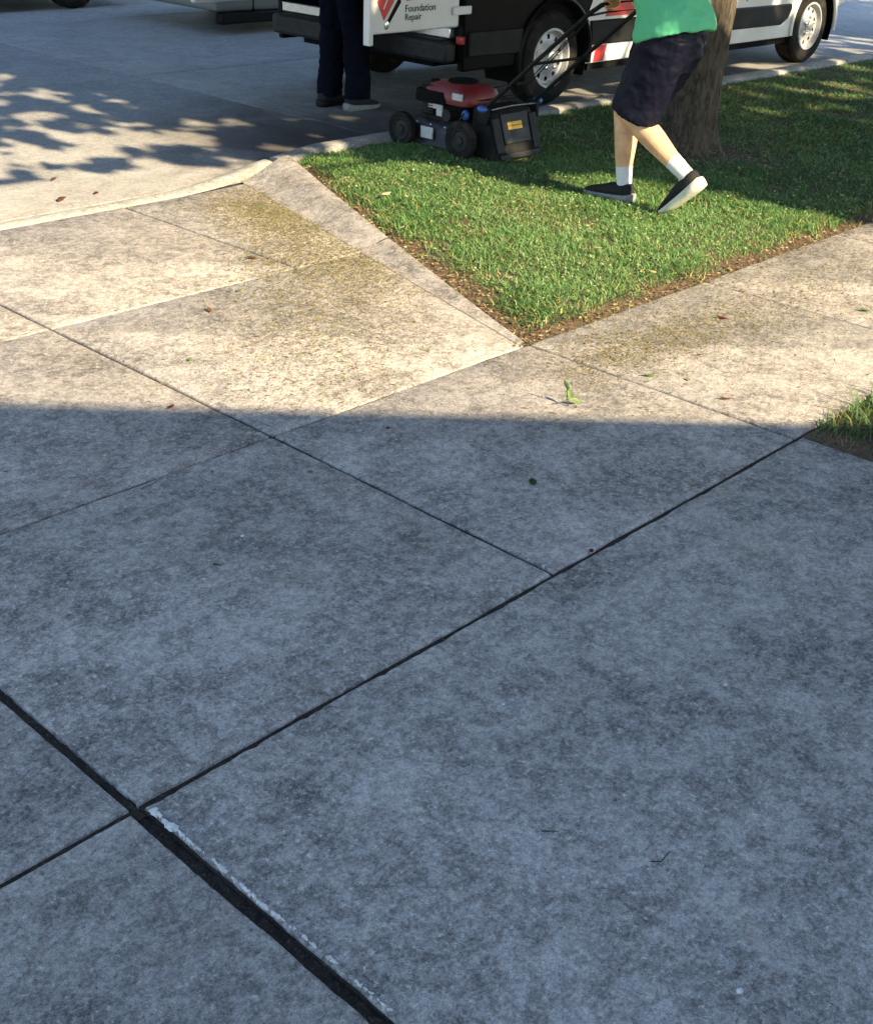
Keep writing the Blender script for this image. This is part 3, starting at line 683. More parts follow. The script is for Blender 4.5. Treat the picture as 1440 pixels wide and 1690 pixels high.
# ------------------------------------------------------------------ wheels
def wheel(parent, c, r, wdt, out=-1, steel=True):
    """wheel with axis along y; out = direction of its outer face"""
    x, y, z = c; hw = wdt/2
    whl = empty('wheel', (0, 0, 0)); whl.parent = parent
    rr = r*0.60
    prof = [(rr, -hw*.80), (rr+.012, -hw*.95), (r*.78, -hw*1.02), (r*.93, -hw*.93), (r*.985, -hw*.70), (r*.985, -hw*.58), (r*.972, -hw*.56), (r*.972, -hw*.5), (r, -hw*.48), (r, -hw*.06), (r*.985, -hw*.04), (r*.985, hw*.04), (r, hw*.06), (r, hw*.48), (r*.972, hw*.5), (r*.972, hw*.56), (r*.985, hw*.58), (r*.985, hw*.70), (r*.93, hw*.93), (r*.78, hw*1.02), (rr+.012, hw*.95), (rr, hw*.80)]
    MB().lathe_y(prof, (x, y, z), 48).build('tyre', 'rubber', whl, smooth=True, angle=35)
    # rim: barrel + dished disc with round-ish holes
    mb = MB(); o = out*hw
    mb.lathe_y([(rr+.012, o*.93), (rr+.010, o*1.0), (rr-.006, o*1.0), (rr-.012, o*.86), (rr-.02, o*.6), (rr-.02, -o*.6)], (x, y, z), 48)
    nh = 10; na = nh*6; radii = [rr-.012, rr*.90, rr*.82, rr*.66, rr*.56, rr*.46, rr*.34, rr*.30]; yo = [o*.86, o*.62, o*.55, o*.58, o*.64, o*.76, o*.80, o*.92]
    k = len(radii); n0 = len(mb.v)
    for j in range(na):
        a = 2*math.pi*j/na
        for i in range(k): mb.v.append((x+radii[i]*math.cos(a), y+yo[i], z+radii[i]*math.sin(a)))
    for j in range(na):
        for i in range(k-1):
            if i == 2 and (j % 6) in (2, 3): continue
            mb.f.append((n0+j*k+i, n0+j*k+i+1, n0+((j+1) % na)*k+i+1, n0+((j+1) % na)*k+i))
    mb.f.append(tuple(n0+j*k+k-1 for j in range(na)))
    rim = mb.build('rim', 'steel', whl, smooth=True, angle=30)
    MB().lathe_y([(rr*.95, o*.1), (0.02, o*.1)], (x, y, z), 24).build('brake_disc', 'dark', whl)
    mb = MB(); mb.lathe_y([(rr*.26, o*.9), (rr*.24, o*1.03), (rr*.12, o*1.06), (0.002, o*1.06)], (x, y, z), 24)
    for i in range(5):
        a = 2*math.pi*i/5+.3; mb.lathe_y([(.014, o*.78), (.014, o*.98), (.008, o*1.0), (.001, o*1.0)], (x+rr*.40*math.cos(a), y, z+rr*.40*math.sin(a)), 8)
    mb.build('hub_cap', 'chrome', whl, smooth=True, angle=40)
    return whl

# ------------------------------------------------------------------ work van
VY, VX0, VZ = 6.16, 6.78, STREET_Z
RW, FW, WR = 7.83, 11.85, 0.345
van = empty('work_van', (9.6, 7.2, VZ), 'white work van with black and red side graphics and open rear doors', 'van')
def arc(cx, cz, r, a0, a1, n=14): return [(cx+r*math.cos(a0+(a1-a0)*i/n), cz+r*math.sin(a0+(a1-a0)*i/n)) for i in range(n+1)]
AR = 0.415; wz = VZ+WR; sill = 0.245
def ang(z): return math.asin((z-wz)/AR)
outline = [(VX0+.02, .30)]+[(p[0], p[1]) for p in arc(RW, wz, AR, math.pi-ang(.30), ang(sill))]+[(p[0], p[1]) for p in arc(FW, wz, AR, math.pi-ang(sill), ang(.46))]+\
          [(12.44, .50), (12.80, .60), (12.82, .95), (12.62, 1.16), (12.05, 1.40), (11.40, 2.22), (11.15, 2.38), (6.86, 2.42), (VX0, 2.32)]
VW = 2.02
for s_, y0 in ((-1, VY), (1, VY+VW)):
    a_s = math.pi*0.42; sx0, sz0 = RW+AR*math.cos(a_s), wz+AR*math.sin(a_s)
    qp = [(VX0+.02, .30)]+arc(RW, wz, AR, math.pi-ang(.30), a_s)+[(sx0, 2.41), (6.86, 2.42), (VX0, 2.32)]
    MB().prism(qp, 'y', y0, y0-s_*0.06).build('rear_quarter_panel', 'blackwrap', van, bevel=0.012)
    sp0 = arc(RW, wz, AR, a_s, ang(sill))+outline[16:-2]+[(sx0, 2.41)]
    MB().prism([(sx0+.001, p[1]) if abs(p[0]-sx0) < .002 else p for p in sp0], 'y', y0, y0-s_*0.06).build('side_panel', 'white', van, bevel=0.012)
MB().prism([(11.15, 2.385), (6.86, 2.425), (6.80, 2.36), (11.12, 2.33)], 'y', VY+.06, VY+VW-.06).build('roof', 'white', van)
MB().prism([(12.05, 1.40), (11.15, 2.38), (11.12, 2.34), (12.02, 1.36)], 'y', VY+.062, VY+VW-.062).build('windshield', 'glass', van)
MB().prism([(12.05, 1.395), (12.62, 1.155), (12.82, .95), (12.76, .93), (12.58, 1.1), (12.02, 1.35)], 'y', VY+.062, VY+VW-.062).build('hood', 'white', van)
MB().box(12.70, 12.80, VY+.061, VY+VW-.061, .75, .96).build('grille', 'plastic', van, bevel=.01)
MB().box(12.50, 12.90, VY+.03, VY+VW-.03, .545, .74).build('front_bumper', 'greyplastic', van, bevel=.04)
for y0 in (VY+.08, VY+VW-.36): MB().box(12.72, 12.85, y0, y0+.28, .78, 1.0).build('headlight', 'headlight', van, bevel=.03)
MB().box(VX0+.03, 12.6, VY+.30, VY+VW-.30, .30, .40).build('underbody', 'dark', van)
MB().box(VX0+.03, 11.0, VY+.061, VY+VW-.061, .52, .58).build('cargo_floor', 'dark', van)
MB().box(10.95, 11.0, VY+.061, VY+VW-.061, .58, 2.33).build('bulkhead', 'dark', van)
for yy in (VY+.065, VY+VW-.075): MB().box(VX0+.05, 10.94, yy, yy+.01, .585, 2.3).build('cargo_lining', 'dark', van)
for y0, s_ in ((VY, -1), (VY+VW, 1)):
    o = -1 if s_ < 0 else 1
    yc = y0+0.125*(-s_)
    wheel(van, (RW, yc, wz), WR, .215, o); wheel(van, (FW, yc, wz), WR, .215, o)
    for cx in (RW, FW):
        mb = MB(); mb.lathe_y([(AR-.004, s_*0.002), (AR-.002, -s_*.34)], (cx, y0-s_*.004, wz), 20, ang(.16), math.pi-ang(.16)); mb.build('wheel_well', 'dark', van, fix=False)
        pts = [(p[0], y0+s_*.006, p[1]) for p in arc(cx, wz, AR+.016, ang(.26), math.pi-ang(.26), 22)]
        MB().tube(pts, .024, 8, (0, 1, 0)).build('wheel_arch_lip', 'white' if cx == FW else 'blackwrap', van, smooth=True)
    # black moulding along the side
    for poly in ([(8.27, .385), (11.20, .365), (11.32, .42), (11.37, .50), (11.36, .545), (8.25, .565)], [(6.84, .40), (7.40, .39), (7.43, .56), (6.84, .57)]):
        MB().prism(poly, 'y', y0-s_*.01, y0+s_*.022).build('side_moulding', 'plastic', van, bevel=.010)
    # side door and seams
    MB().prism([(10.55, .60), (10.562, .60), (10.562, 2.3), (10.55, 2.3)], 'y', y0-s_*.01, y0+s_*.003).build('door_seam', 'dark', van)
    MB().prism([(10.70, 1.30), (11.95, 1.30), (11.90, 1.45), (11.38, 2.10), (10.70, 2.12)], 'y', y0-s_*.01, y0+s_*.005).build('side_window', 'glass', van)
    MB().box(11.55, 11.75, y0+s_*.03, y0+s_*.22, 1.32, 1.62).build('mirror', 'plastic', van, bevel=.03)
    # black wrap at the rear, pale stripe, red stripe
    MB().prism(arc(RW, wz, AR+.045, ang(.585)-.08, a_s, 8)[::-1]+[(8.20, .585), (8.62, 1.5), (8.95, 2.3), (sx0, 2.3)], 'y', y0-s_*.01, y0+s_*.0035).build('black_graphic', 'blackwrap', van)
    MB().prism([(8.44, .585), (8.80, .585), (9.2, 1.5), (9.5, 2.3), (9.2, 2.3), (8.85, 1.5)], 'y', y0-s_*.01, y0+s_*.0035).build('red_graphic', 'red', van)
    MB().prism([(8.33, .255), (8.46, .255), (8.50, .376), (8.36, .376)], 'y', y0-s_*.01, y0+s_*.0035).build('red_graphic', 'red', van)
    # pinch weld under the sill and fuel door
    MB().box(8.3, 11.4, y0-s_*.05, y0-s_*.025, .19, .25).build('sill_flange', 'dark', van)
    MB().box(VX0-.012, VX0+.05, min(y0-s_*.004, y0-s_*.16), max(y0-s_*.004, y0-s_*.16), 1.05, 1.75).build('tail_light', 'taillight', van, bevel=.01)
MB().tube([(9.0, VY+1.4, .13), (10.2, VY+1.4, .13)], .06, 12).build('exhaust_pipe', 'greyplastic', van, smooth=True)
# low red reflector at the corner
MB().box(VX0-.012, VX0+.03, VY-.006, VY+.05, .485, .54).build('reflector', 'taillight', van, bevel=.006)
# rear bumper with step
rb = MB().box(VX0-.10, VX0+.02, VY+.06, VY+VW-.06, .355, .50).build('rear_bumper', 'greyplastic', van, bevel=.025)
MB().box(VX0-.085, VX0+.03, VY+.12, VY+VW-.12, .497, .512).build('step_pad', 'plastic', rb, bevel=.004)
MB().box(VX0-.02, VX0+.03, VY+.10, VY+VW-.10, .515, .585).build('door_sill', 'chrome', van, bevel=.006)
# right rear door swung open square to the back, outer face towards the pavement
DY = VY+.02
rd = MB().box(5.90, 6.765, DY, DY+.055, .60, 2.32).build('rear_door', 'white', van, bevel=.014)
MB().box(5.893, 5.93, DY-.010, DY+.05, .535, 2.3).build('door_edge', 'white', rd, bevel=.005)
MB().box(6.02, 6.58, DY-.006, DY+.002, 1.45, 2.1).build('window', 'glass', rd, bevel=.004)
for zz in (.685, 1.5, 2.1): MB().box(6.68, 6.86, DY-.03, DY-.002, zz, zz+.055).build('hinge', 'white', rd, bevel=.008)
MB().box(5.96, 6.64, DY+.058, DY+.064, .68, 1.38).build('inner_trim', 'dark', rd, bevel=.004)
def decal(poly, mat, name='logo', d=.004): MB().prism(poly, 'y', DY-d, DY+.004).build(name, mat, rd)
decal([(5.97, .80), (6.03, .685), (6.12, .80), (6.17, .90), (6.10, 1.02), (6.02, .90)], 'red')
decal([(6.055, .70), (6.062, .69), (6.175, .84), (6.17, .85)], 'white', 'logo', .0055)
decal([(6.02, .76), (6.027, .752), (6.13, .92), (6.12, .93)], 'white', 'logo', .0055)
decal([(6.060, .640), (6.185, .790), (6.175, .835), (6.065, .690)], 'blackwrap')
decal([(6.24, .795), (6.30, .80), (6.33, .83), (6.33, .90), (6.25, .90), (6.22, .84)], 'red')
MB().sphere((6.055, DY-.004, .655), (.022, .006, .03), 12, 8).build('lamp', 'chrome', rd, smooth=True)
def text(body, x, z, size, mat, y, parent):
    cu = bpy.data.curves.new('lettering', 'FONT'); cu.body = body; cu.size = size; cu.extrude = .0012; cu.materials.append(M[mat]); cu.space_character = 1.02
    tmp = bpy.data.objects.new('tmp', cu); COL.objects.link(tmp); dg = bpy.context.evaluated_depsgraph_get()
    me_ = bpy.data.meshes.new_from_object(tmp.evaluated_get(dg)); bpy.data.objects.remove(tmp)
    o = link('lettering', me_, parent); o.rotation_euler = (math.pi/2, 0, 0)
    o.location = Vector((x, y, z))-origin(parent); return o
text('Foundation', 6.225, .727, .064, 'blackwrap', DY-.0015, rd); text('Repair', 6.225, .675, .060, 'blackwrap', DY-.0015, rd)
# left rear door, folded back along the far side
ld = MB().box(5.95, 6.74, VY+VW-.05, VY+VW+.005, .60, 2.32).build('rear_door', 'white', van, bevel=.014)
MB().box(6.0, 6.68, VY+VW-.058, VY+VW-.052, .66, 2.2).build('inner_trim', 'dark', ld, bevel=.004)

# ------------------------------------------------------------------ cars across the street
def car(label, x0, y0, L, paint, over=.92, group='cars across the street'):
    c = empty('parked_car', (x0+L/2, y0+.88, VZ), label, 'car', group)
    z0 = VZ; r = .31; xr, xf = x0+over, x0+L-.88; a = .36; zc = z0+r
    an = lambda z: math.asin((z-zc)/a)
    ol = [(x0+.04, z0+.22)]+arc(xr, zc, a, math.pi-an(z0+.2), an(z0+.17))+arc(xf, zc, a, math.pi-an(z0+.17), an(z0+.2))+[(x0+L-.05, z0+.2), (x0+L, z0+.5), (x0+L-.1, z0+.72), (x0+L-1.1, z0+.92), (x0+.5, z0+.98), (x0+.05, z0+.9), (x0, z0+.55)]
    MB().prism(ol, 'y', y0, y0+1.76).build('body', paint, c, bevel=.05, seg=3)
    MB().loft([[(x, y, z0+.93) for x, y in ((x0+.55, y0+.06), (x0+L-1.15, y0+.06), (x0+L-1.15, y0+1.70), (x0+.55, y0+1.70))], [(x, y, z0+1.44) for x, y in ((x0+1.15, y0+.22), (x0+L-1.95, y0+.22), (x0+L-1.95, y0+1.54), (x0+1.15, y0+1.54))]]).build('greenhouse', 'glass', c, bevel=.04)
    MB().prism(rect(x0+1.14, x0+L-1.94, y0+.21, y0+1.55), 'z', z0+1.435, z0+1.47).build('roof', paint, c, bevel=.02)
    for wx in (xr, xf):
        for s_ in (-1, 1): wheel(c, (wx, y0+.88+s_*.77, zc), r, .2, s_)
    for s_ in (-1, 1): MB().box(x0-.01, x0+.15, y0+.88+s_*.78-.1, y0+.88+s_*.78+.1, z0+.7, z0+.85).build('tail_light', 'taillight', c, bevel=.02)
    for s_ in (-1, 1): MB().box(x0+L-.14, x0+L+.0, y0+.88+s_*.7-.14, y0+.88+s_*.7+.14, z0+.55, z0+.68).build('headlight', 'headlight', c, bevel=.02)
    MB().prism([(x0+.50, z0+.20), (x0+.515, z0+.20), (x0+.515, z0+.62), (x0+.50, z0+.62)], 'y', y0-.003, y0+.01).build('bumper_seam', 'dark', c)
    MB().box(x0+.10, xr-.34, y0-.004, y0+.1, z0+.10, z0+.21).build('bumper_skirt', 'plastic', c, bevel=.02)
    MB().box(xr+.40, xf-.40, y0-.004, y0+.1, z0+.13, z0+.2).build('side_skirt', 'plastic', c, bevel=.02)
    MB().box(xr+.4, xf-.4, y0+.15, y0+1.6, z0+.15, z0+.22).build('underbody', 'dark', c)
    for i, dx in enumerate((1.62, 2.55)):
        MB().prism([(x0+dx, z0+.26), (x0+dx+.008, z0+.26), (x0+dx+.008, z0+.9), (x0+dx, z0+.9)], 'y', y0-.002, y0+.01).build('door_seam', 'dark', c)
    return c
car('pale olive-grey car in the street behind the open van door', 7.90, 10.50, 4.7, 'carA', 1.35)
car('dark car parked beyond the pale car at the far side of the street', 4.40, 13.0, 4.4, 'carB')

# ------------------------------------------------------------------ lawn mower, heading to the street
mx0, mx1 = 5.66, 6.20; mz = 0.03
mow = empty('lawn_mower', (5.93, 5.3, mz), 'black push mower with red engine cover and blue knobs on the grass', 'mower')
def rrect(xa, xb, ya, yb, z, r, n=5):
    pts = []
    for (cx, cy, a0) in ((xb-r, yb-r, 0), (xa+r, yb-r, math.pi/2), (xa+r, ya+r, math.pi), (xb-r, ya+r, 1.5*math.pi)):
        for i in range(n+1): a = a0+math.pi/2*i/n; pts.append((cx+r*math.cos(a), cy+r*math.sin(a), z))
    return pts
MB().loft([rrect(mx0+.02, mx1-.02, 4.99, 5.70, .055, .16), rrect(mx0+.02, mx1-.02, 4.99, 5.70, .07, .16), rrect(mx0+.035, mx1-.035, 5.0, 5.69, .085, .15), rrect(mx0+.035, mx1-.035, 5.0, 5.68, .165, .15), rrect(mx0+.06, mx1-.06, 5.03, 5.65, .195, .14), rrect(mx0+.12, mx1-.12, 5.08, 5.58, .21, .12)]).build('deck', 'deck', mow, smooth=True, angle=50)
MB().loft([rrect(mx0+.10, mx1-.10, 5.14, 5.60, .20, .1), rrect(mx0+.10, mx1-.10, 5.14, 5.60, .225, .1)]).build('engine_base', 'plastic', mow, smooth=True, angle=50)
MB().box(mx0+.015, mx0+.03, 5.37, 5.47, .10, .17).build('deck_plate', 'label', mow, bevel=.003)
MB().box(mx0+.016, mx0+.028, 5.20, 5.26, .135, .165).build('decal', 'blue', mow, bevel=.002)
for (x, y, r) in ((mx0-.015, 5.60, .105), (mx1+.015, 5.60, .105), (mx0-.015, 5.10, .115), (mx1+.015, 5.10, .115)):
    wl = empty('wheel', (0, 0, 0)); wl.parent = mow
    s_ = -1 if x < 5.9 else 1
    def lx(prof, m=28):
        mb = MB(); vs = []; k = len(prof)
        for j in range(m):
            a = 2*math.pi*j/m
            for rr_, t in prof: vs.append((x+t*s_, y+rr_*math.cos(a), mz+r+rr_*math.sin(a)))
        fs = [(j*k+i, j*k+i+1, ((j+1) % m)*k+i+1, ((j+1) % m)*k+i) for j in range(m) for i in range(k-1)]
        return mb.add(vs, fs)
    lx([(.066, .012), (r*.85, .024), (r*.97, .022), (r, .014), (r, -.014), (r*.97, -.022), (r*.8, -.022), (.03, -.02)]).build('tyre', 'rubber', wl, smooth=True, angle=35)
    lx([(.068, .014), (.062, .018), (.05, .010), (.028, .012), (.024, .022), (.001, .022)]).build('hub', 'greyplastic', wl, smooth=True, angle=35)
eng = MB().loft([rrect(mx0+.12, mx1-.13, 5.20, 5.56, .22, .05), rrect(mx0+.12, mx1-.13, 5.20, 5.56, .32, .05)]).build('engine', 'dark', mow, smooth=True, angle=40)
for i in range(6): MB().box(mx0+.105, mx0+.13, 5.46, 5.56, .235+i*.014, .242+i*.014).build('cooling_fin', 'greyplastic', eng)
MB().loft([rrect(mx0+.10, mx1-.10, 5.16, 5.58, .31, .09), rrect(mx0+.095, mx1-.095, 5.155, 5.585, .34, .095), rrect(mx0+.105, mx1-.105, 5.165, 5.575, .385, .10), rrect(mx0+.14, mx1-.14, 5.20, 5.54, .415, .10), rrect(mx0+.19, mx1-.19, 5.26, 5.48, .425, .07)]).build('engine_cover', 'engred', mow, smooth=True, angle=60)
MB().loft([rrect(mx0+.13, mx1-.22, 5.42, 5.60, .315, .05), rrect(mx0+.12, mx1-.20, 5.41, 5.61, .40, .05)]).build('fuel_tank', 'plastic', mow, smooth=True, angle=40)
MB().loft([[(5.93+r_*math.cos(a), 5.36+r_*math.sin(a), z_) for a in [2*math.pi*j/24 for j in range(24)]] for r_, z_ in ((.095, .415), (.095, .432), (.08, .44), (.03, .443))]).build('recoil_screen', 'dark', mow, smooth=True, angle=40)
MB().loft([rrect(mx0+.085, mx0+.20, 5.34, 5.60, .30, .03), rrect(mx0+.082, mx0+.20, 5.335, 5.605, .33, .03), rrect(mx0+.09, mx0+.19, 5.36, 5.60, .372, .03)]).build('air_filter', 'dark', mow, smooth=True, angle=40)
MB().box(mx0+.085, mx0+.097, 5.20, 5.28, .345, .385).build('engine_label', 'label', mow, bevel=.002)
MB().box(mx0+.108, mx0+.122, 5.38, 5.50, .265, .305).build('air_filter_label', 'label', mow, bevel=.003); MB().box(mx0+.108, mx0+.122, 5.38, 5.43, .225, .268).build('air_filter_label', 'label', mow, bevel=.003)
MB().tube([(mx0+.06, 5.30, .25), (mx0+.12, 5.30, .25)], .036, 16, (0, 0, 1)).build('muffler', 'greyplastic', mow, smooth=True, angle=40)
MB().tube([(mx1-.16, 5.20, .40), (mx1-.16, 5.10, .43), (mx1-.16, 4.98, .46)], .004, 6).build('starter_cord', 'plastic', mow, smooth=True)
MB().tube([(mx1-.21, 4.97, .46), (mx1-.11, 4.97, .46)], .011, 8, (0, 0, 1)).build('starter_grip', 'plastic', mow, smooth=True)
MB().tube([(mx0+.19, 5.52, .395), (mx0+.19, 5.52, .425)], [.028, .026], 14).build('fuel_cap', 'dark', mow, smooth=True, angle=40)
for yy in (5.16, 5.28, 5.40, 5.52): MB().sphere((mx0+.034, yy, .185), (.006, .007, .006), 8, 6).build('bolt', 'chrome', mow, smooth=True)
MB().tube([(mx0+.02, 5.05, .062), (mx0+.02, 5.64, .062)], .006, 6).build('deck_rim', 'greyplastic', mow, smooth=True)
MB().tube([(mx0-.01, 5.16, .20), (mx0+.0, 5.12, .27), (mx0+.0, 5.10, .30)], .006, 6).build('height_lever', 'plastic', mow, smooth=True)
gx = rng.uniform(mx0+.04, mx1-.04, 260); gy_ = rng.uniform(5.0, 5.68, 260); kk = (np.abs(gx-5.93) > .12) | (gy_ > 5.6); gx, gy_ = gx[kk], gy_[kk]
gb = bits('stuck_clippings', gx, gy_, np.full(len(gx), .205), rng.uniform(.008, .02, len(gx)), np.array([.12, .14, .05])*rng.uniform(.5, 1.2, (len(gx), 1)), 'grass clippings stuck on the mower deck')
gb.parent = mow; gb.location = -origin(mow); del gb['category']
# rear discharge housing and door
MB().loft([[(mx0+.05, 4.87, .05), (mx1-.02, 4.87, .05), (mx1-.02, 5.10, .05), (mx0+.05, 5.10, .05)], [(mx0+.06, 4.885, .07), (mx1-.03, 4.885, .07), (mx1-.03, 5.10, .07), (mx0+.06, 5.10, .07)], [(mx0+.10, 4.97, .31), (mx1-.07, 4.97, .31), (mx1-.07, 5.12, .31), (mx0+.10, 5.12, .31)], [(mx0+.12, 5.02, .33), (mx1-.09, 5.02, .33), (mx1-.09, 5.12, .33), (mx0+.12, 5.12, .33)]]).build('discharge_housing', 'plastic', mow, bevel=.015)
def rear_pt(x, t, d=.0): return (x, 4.885+(4.97-4.885)*t-d*.94, .07+(.31-.07)*t-d*.33)
def rear_plate(xa, xb, ta, tb, d0, d1, name, mat):
    MB().add([rear_pt(x, t, d) for d in (d0, d1) for x, t in ((xa, ta), (xb, ta), (xb, tb), (xa, tb))], [(0, 1, 2, 3), (7, 6, 5, 4), (0, 4, 5, 1), (1, 5, 6, 2), (2, 6, 7, 3), (3, 7, 4, 0)]).build(name, mat, mow, bevel=.003)
rear_plate(mx0+.165, mx1-.13, .28, .97, .002, .014, 'rear_door', 'deck')
rear_plate(mx0+.085, mx0+.150, .10, .90, .002, .016, 'side_rib', 'greyplastic'); rear_plate(mx1-.115, mx1-.05, .10, .90, .002, .016, 'side_rib', 'greyplastic')
rear_plate(mx0+.215, mx0+.345, .60, .68, .014, .0165, 'warning_label', 'yellow'); rear_plate(mx0+.215, mx0+.345, .695, .775, .014, .0165, 'warning_label', 'yellow')
rear_plate(mx0+.10, mx1-.07, -.06, .06, .004, .020, 'trailing_shield', 'greyplastic')
# handle
hx0, hx1 = mx0+.08, mx1-.0
hb = [(hx0, 5.03, .31), (hx0, 4.62, .665), (hx0, 4.30, .935), (hx0+.02, 4.235, .985), (hx0+.06, 4.215, .998), (hx1-.06, 4.215, .998), (hx1-.02, 4.235, .985), (hx1, 4.30, .935), (hx1, 4.62, .665), (hx1, 5.03, .31)]
MB().tube(hb, .0125, 10).build('handle', 'plastic', mow, smooth=True, angle=50)
MB().tube([(hx0+.015, 4.31, .925), (hx0+.04, 4.20, .955), (hx1-.04, 4.20, .955), (hx1-.015, 4.31, .925)], .006, 8).build('control_bail', 'greyplastic', mow, smooth=True)
MB().tube([(hx0, 4.66, .632), (hx1, 4.66, .632)], .009, 8, (0, 0, 1)).build('cross_bar', 'plastic', mow, smooth=True)
for x in (hx0, hx1):
    MB().sphere((x+(-.028 if x < 5.9 else .028), 5.0, .335), (.026, .036, .022), 12, 8).build('handle_knob', 'blue', mow, smooth=True)
    MB().box(x-.012, x+.012, 4.97, 5.06, .24, .34).build('handle_bracket', 'plastic', mow, bevel=.004)
MB().sphere((mx0+.05, 5.13, .28), (.022, .026, .03), 12, 8).build('lever_knob', 'blue', mow, smooth=True)
MB().tube([(hx0+.02, 4.97, .33), (hx0+.2, 4.96, .34), (hx1-.02, 4.97, .33)], .005, 6, (0, 0, 1)).build('door_rod', 'chrome', mow, smooth=True)
for (dx, sag) in ((.018, .10), (.03, .16)):
    MB().tube([(hx0+dx, 4.32, .90), (hx0+dx+.03, 4.55, .72-sag*.2), (hx0+dx+.07, 4.85, .46-sag*.3), (hx0+.13, 5.18, .34)], .0035, 6).build('cable', 'plastic', mow, smooth=True)

# ------------------------------------------------------------------ people
def shoe(parent, M_, sole_mat, upper='shoe', k=1.0):
    n = 16
    def ring(x, hw, zb, zt, sq=0.7):
        out = []
        for j in range(n):
            a = 2*math.pi*j/n; c, s_ = math.cos(a), math.sin(a)
            yy = hw*math.copysign(abs(c)**sq, c); zz = (zb+zt)/2+(zt-zb)/2*math.copysign(abs(s_)**sq, s_)
            out.append(M_ @ Vector((x*k, yy*k, zz*k)))
        return out
    up = [(-.086, .018, .035, .088), (-.078, .036, .028, .104), (-.055, .047, .026, .106), (-.02, .049, .026, .100), (.02, .049, .026, .098), (.055, .048, .026, .092), (.09, .048, .026, .078), (.13, .050, .026, .066), (.165, .047, .026, .057), (.19, .038, .026, .049), (.205, .022, .027, .041), (.21, .010, .03, .036)]
    sl = [(-.104, .018, .008, .050), (-.092, .040, -.002, .055), (-.05, .052, -.006, .048), (.0, .051, -.006, .042), (.05, .051, -.004, .038), (.11, .054, -.003, .034), (.15, .053, .0, .032), (.185, .046, .008, .031), (.208, .030, .014, .031), (.218, .010, .02, .029)]
    sh = MB().loft([ring(*r, .8) for r in up]).build('shoe', upper, parent, smooth=True, angle=70)
    MB().loft([ring(*r, .5) for r in sl]).build('sole', sole_mat, sh, smooth=True, angle=50)
    return sh
def hand(mb, wrist, grip, side, fwd, bar=Vector((1, 0, 0))):
    """closed hand: palm from wrist to grip, four fingers curled round a bar, thumb from the palm's side"""
    wrist, grip = Vector(wrist), Vector(grip); d = (grip-wrist).normalized(); upv = bar.cross(d).normalized()
    palm_c = grip-d*.012+upv*.020
    mb.tube([wrist, wrist.lerp(palm_c, .45), palm_c], [(.026, .020), (.036, .020), (.042, .017)], 12, bar)
    for i, (o, L) in enumerate(((-.033, .9), (-.011, 1.0), (.011, .97), (.032, .82))):
        b0 = palm_c+bar*o*side; r = .009
        pts = [b0, b0+d*.030*L+upv*.004, b0+d*.042*L-upv*.022, b0+d*.020*L-upv*.048, b0-d*.006-upv*.044]
        mb.tube(pts, [r*1.1, r*1.05, r, r*.9, r*.7], 8, bar)
    t0 = wrist.lerp(palm_c, .55)+bar*(-.034)*side
    mb.tube([t0, t0+d*.025-bar*.014*side-upv*.012, t0+d*.035-bar*.004*side-upv*.038, t0+d*.030+bar*.016*side-upv*.048], [.013, .012, .010, .008], 8, bar)
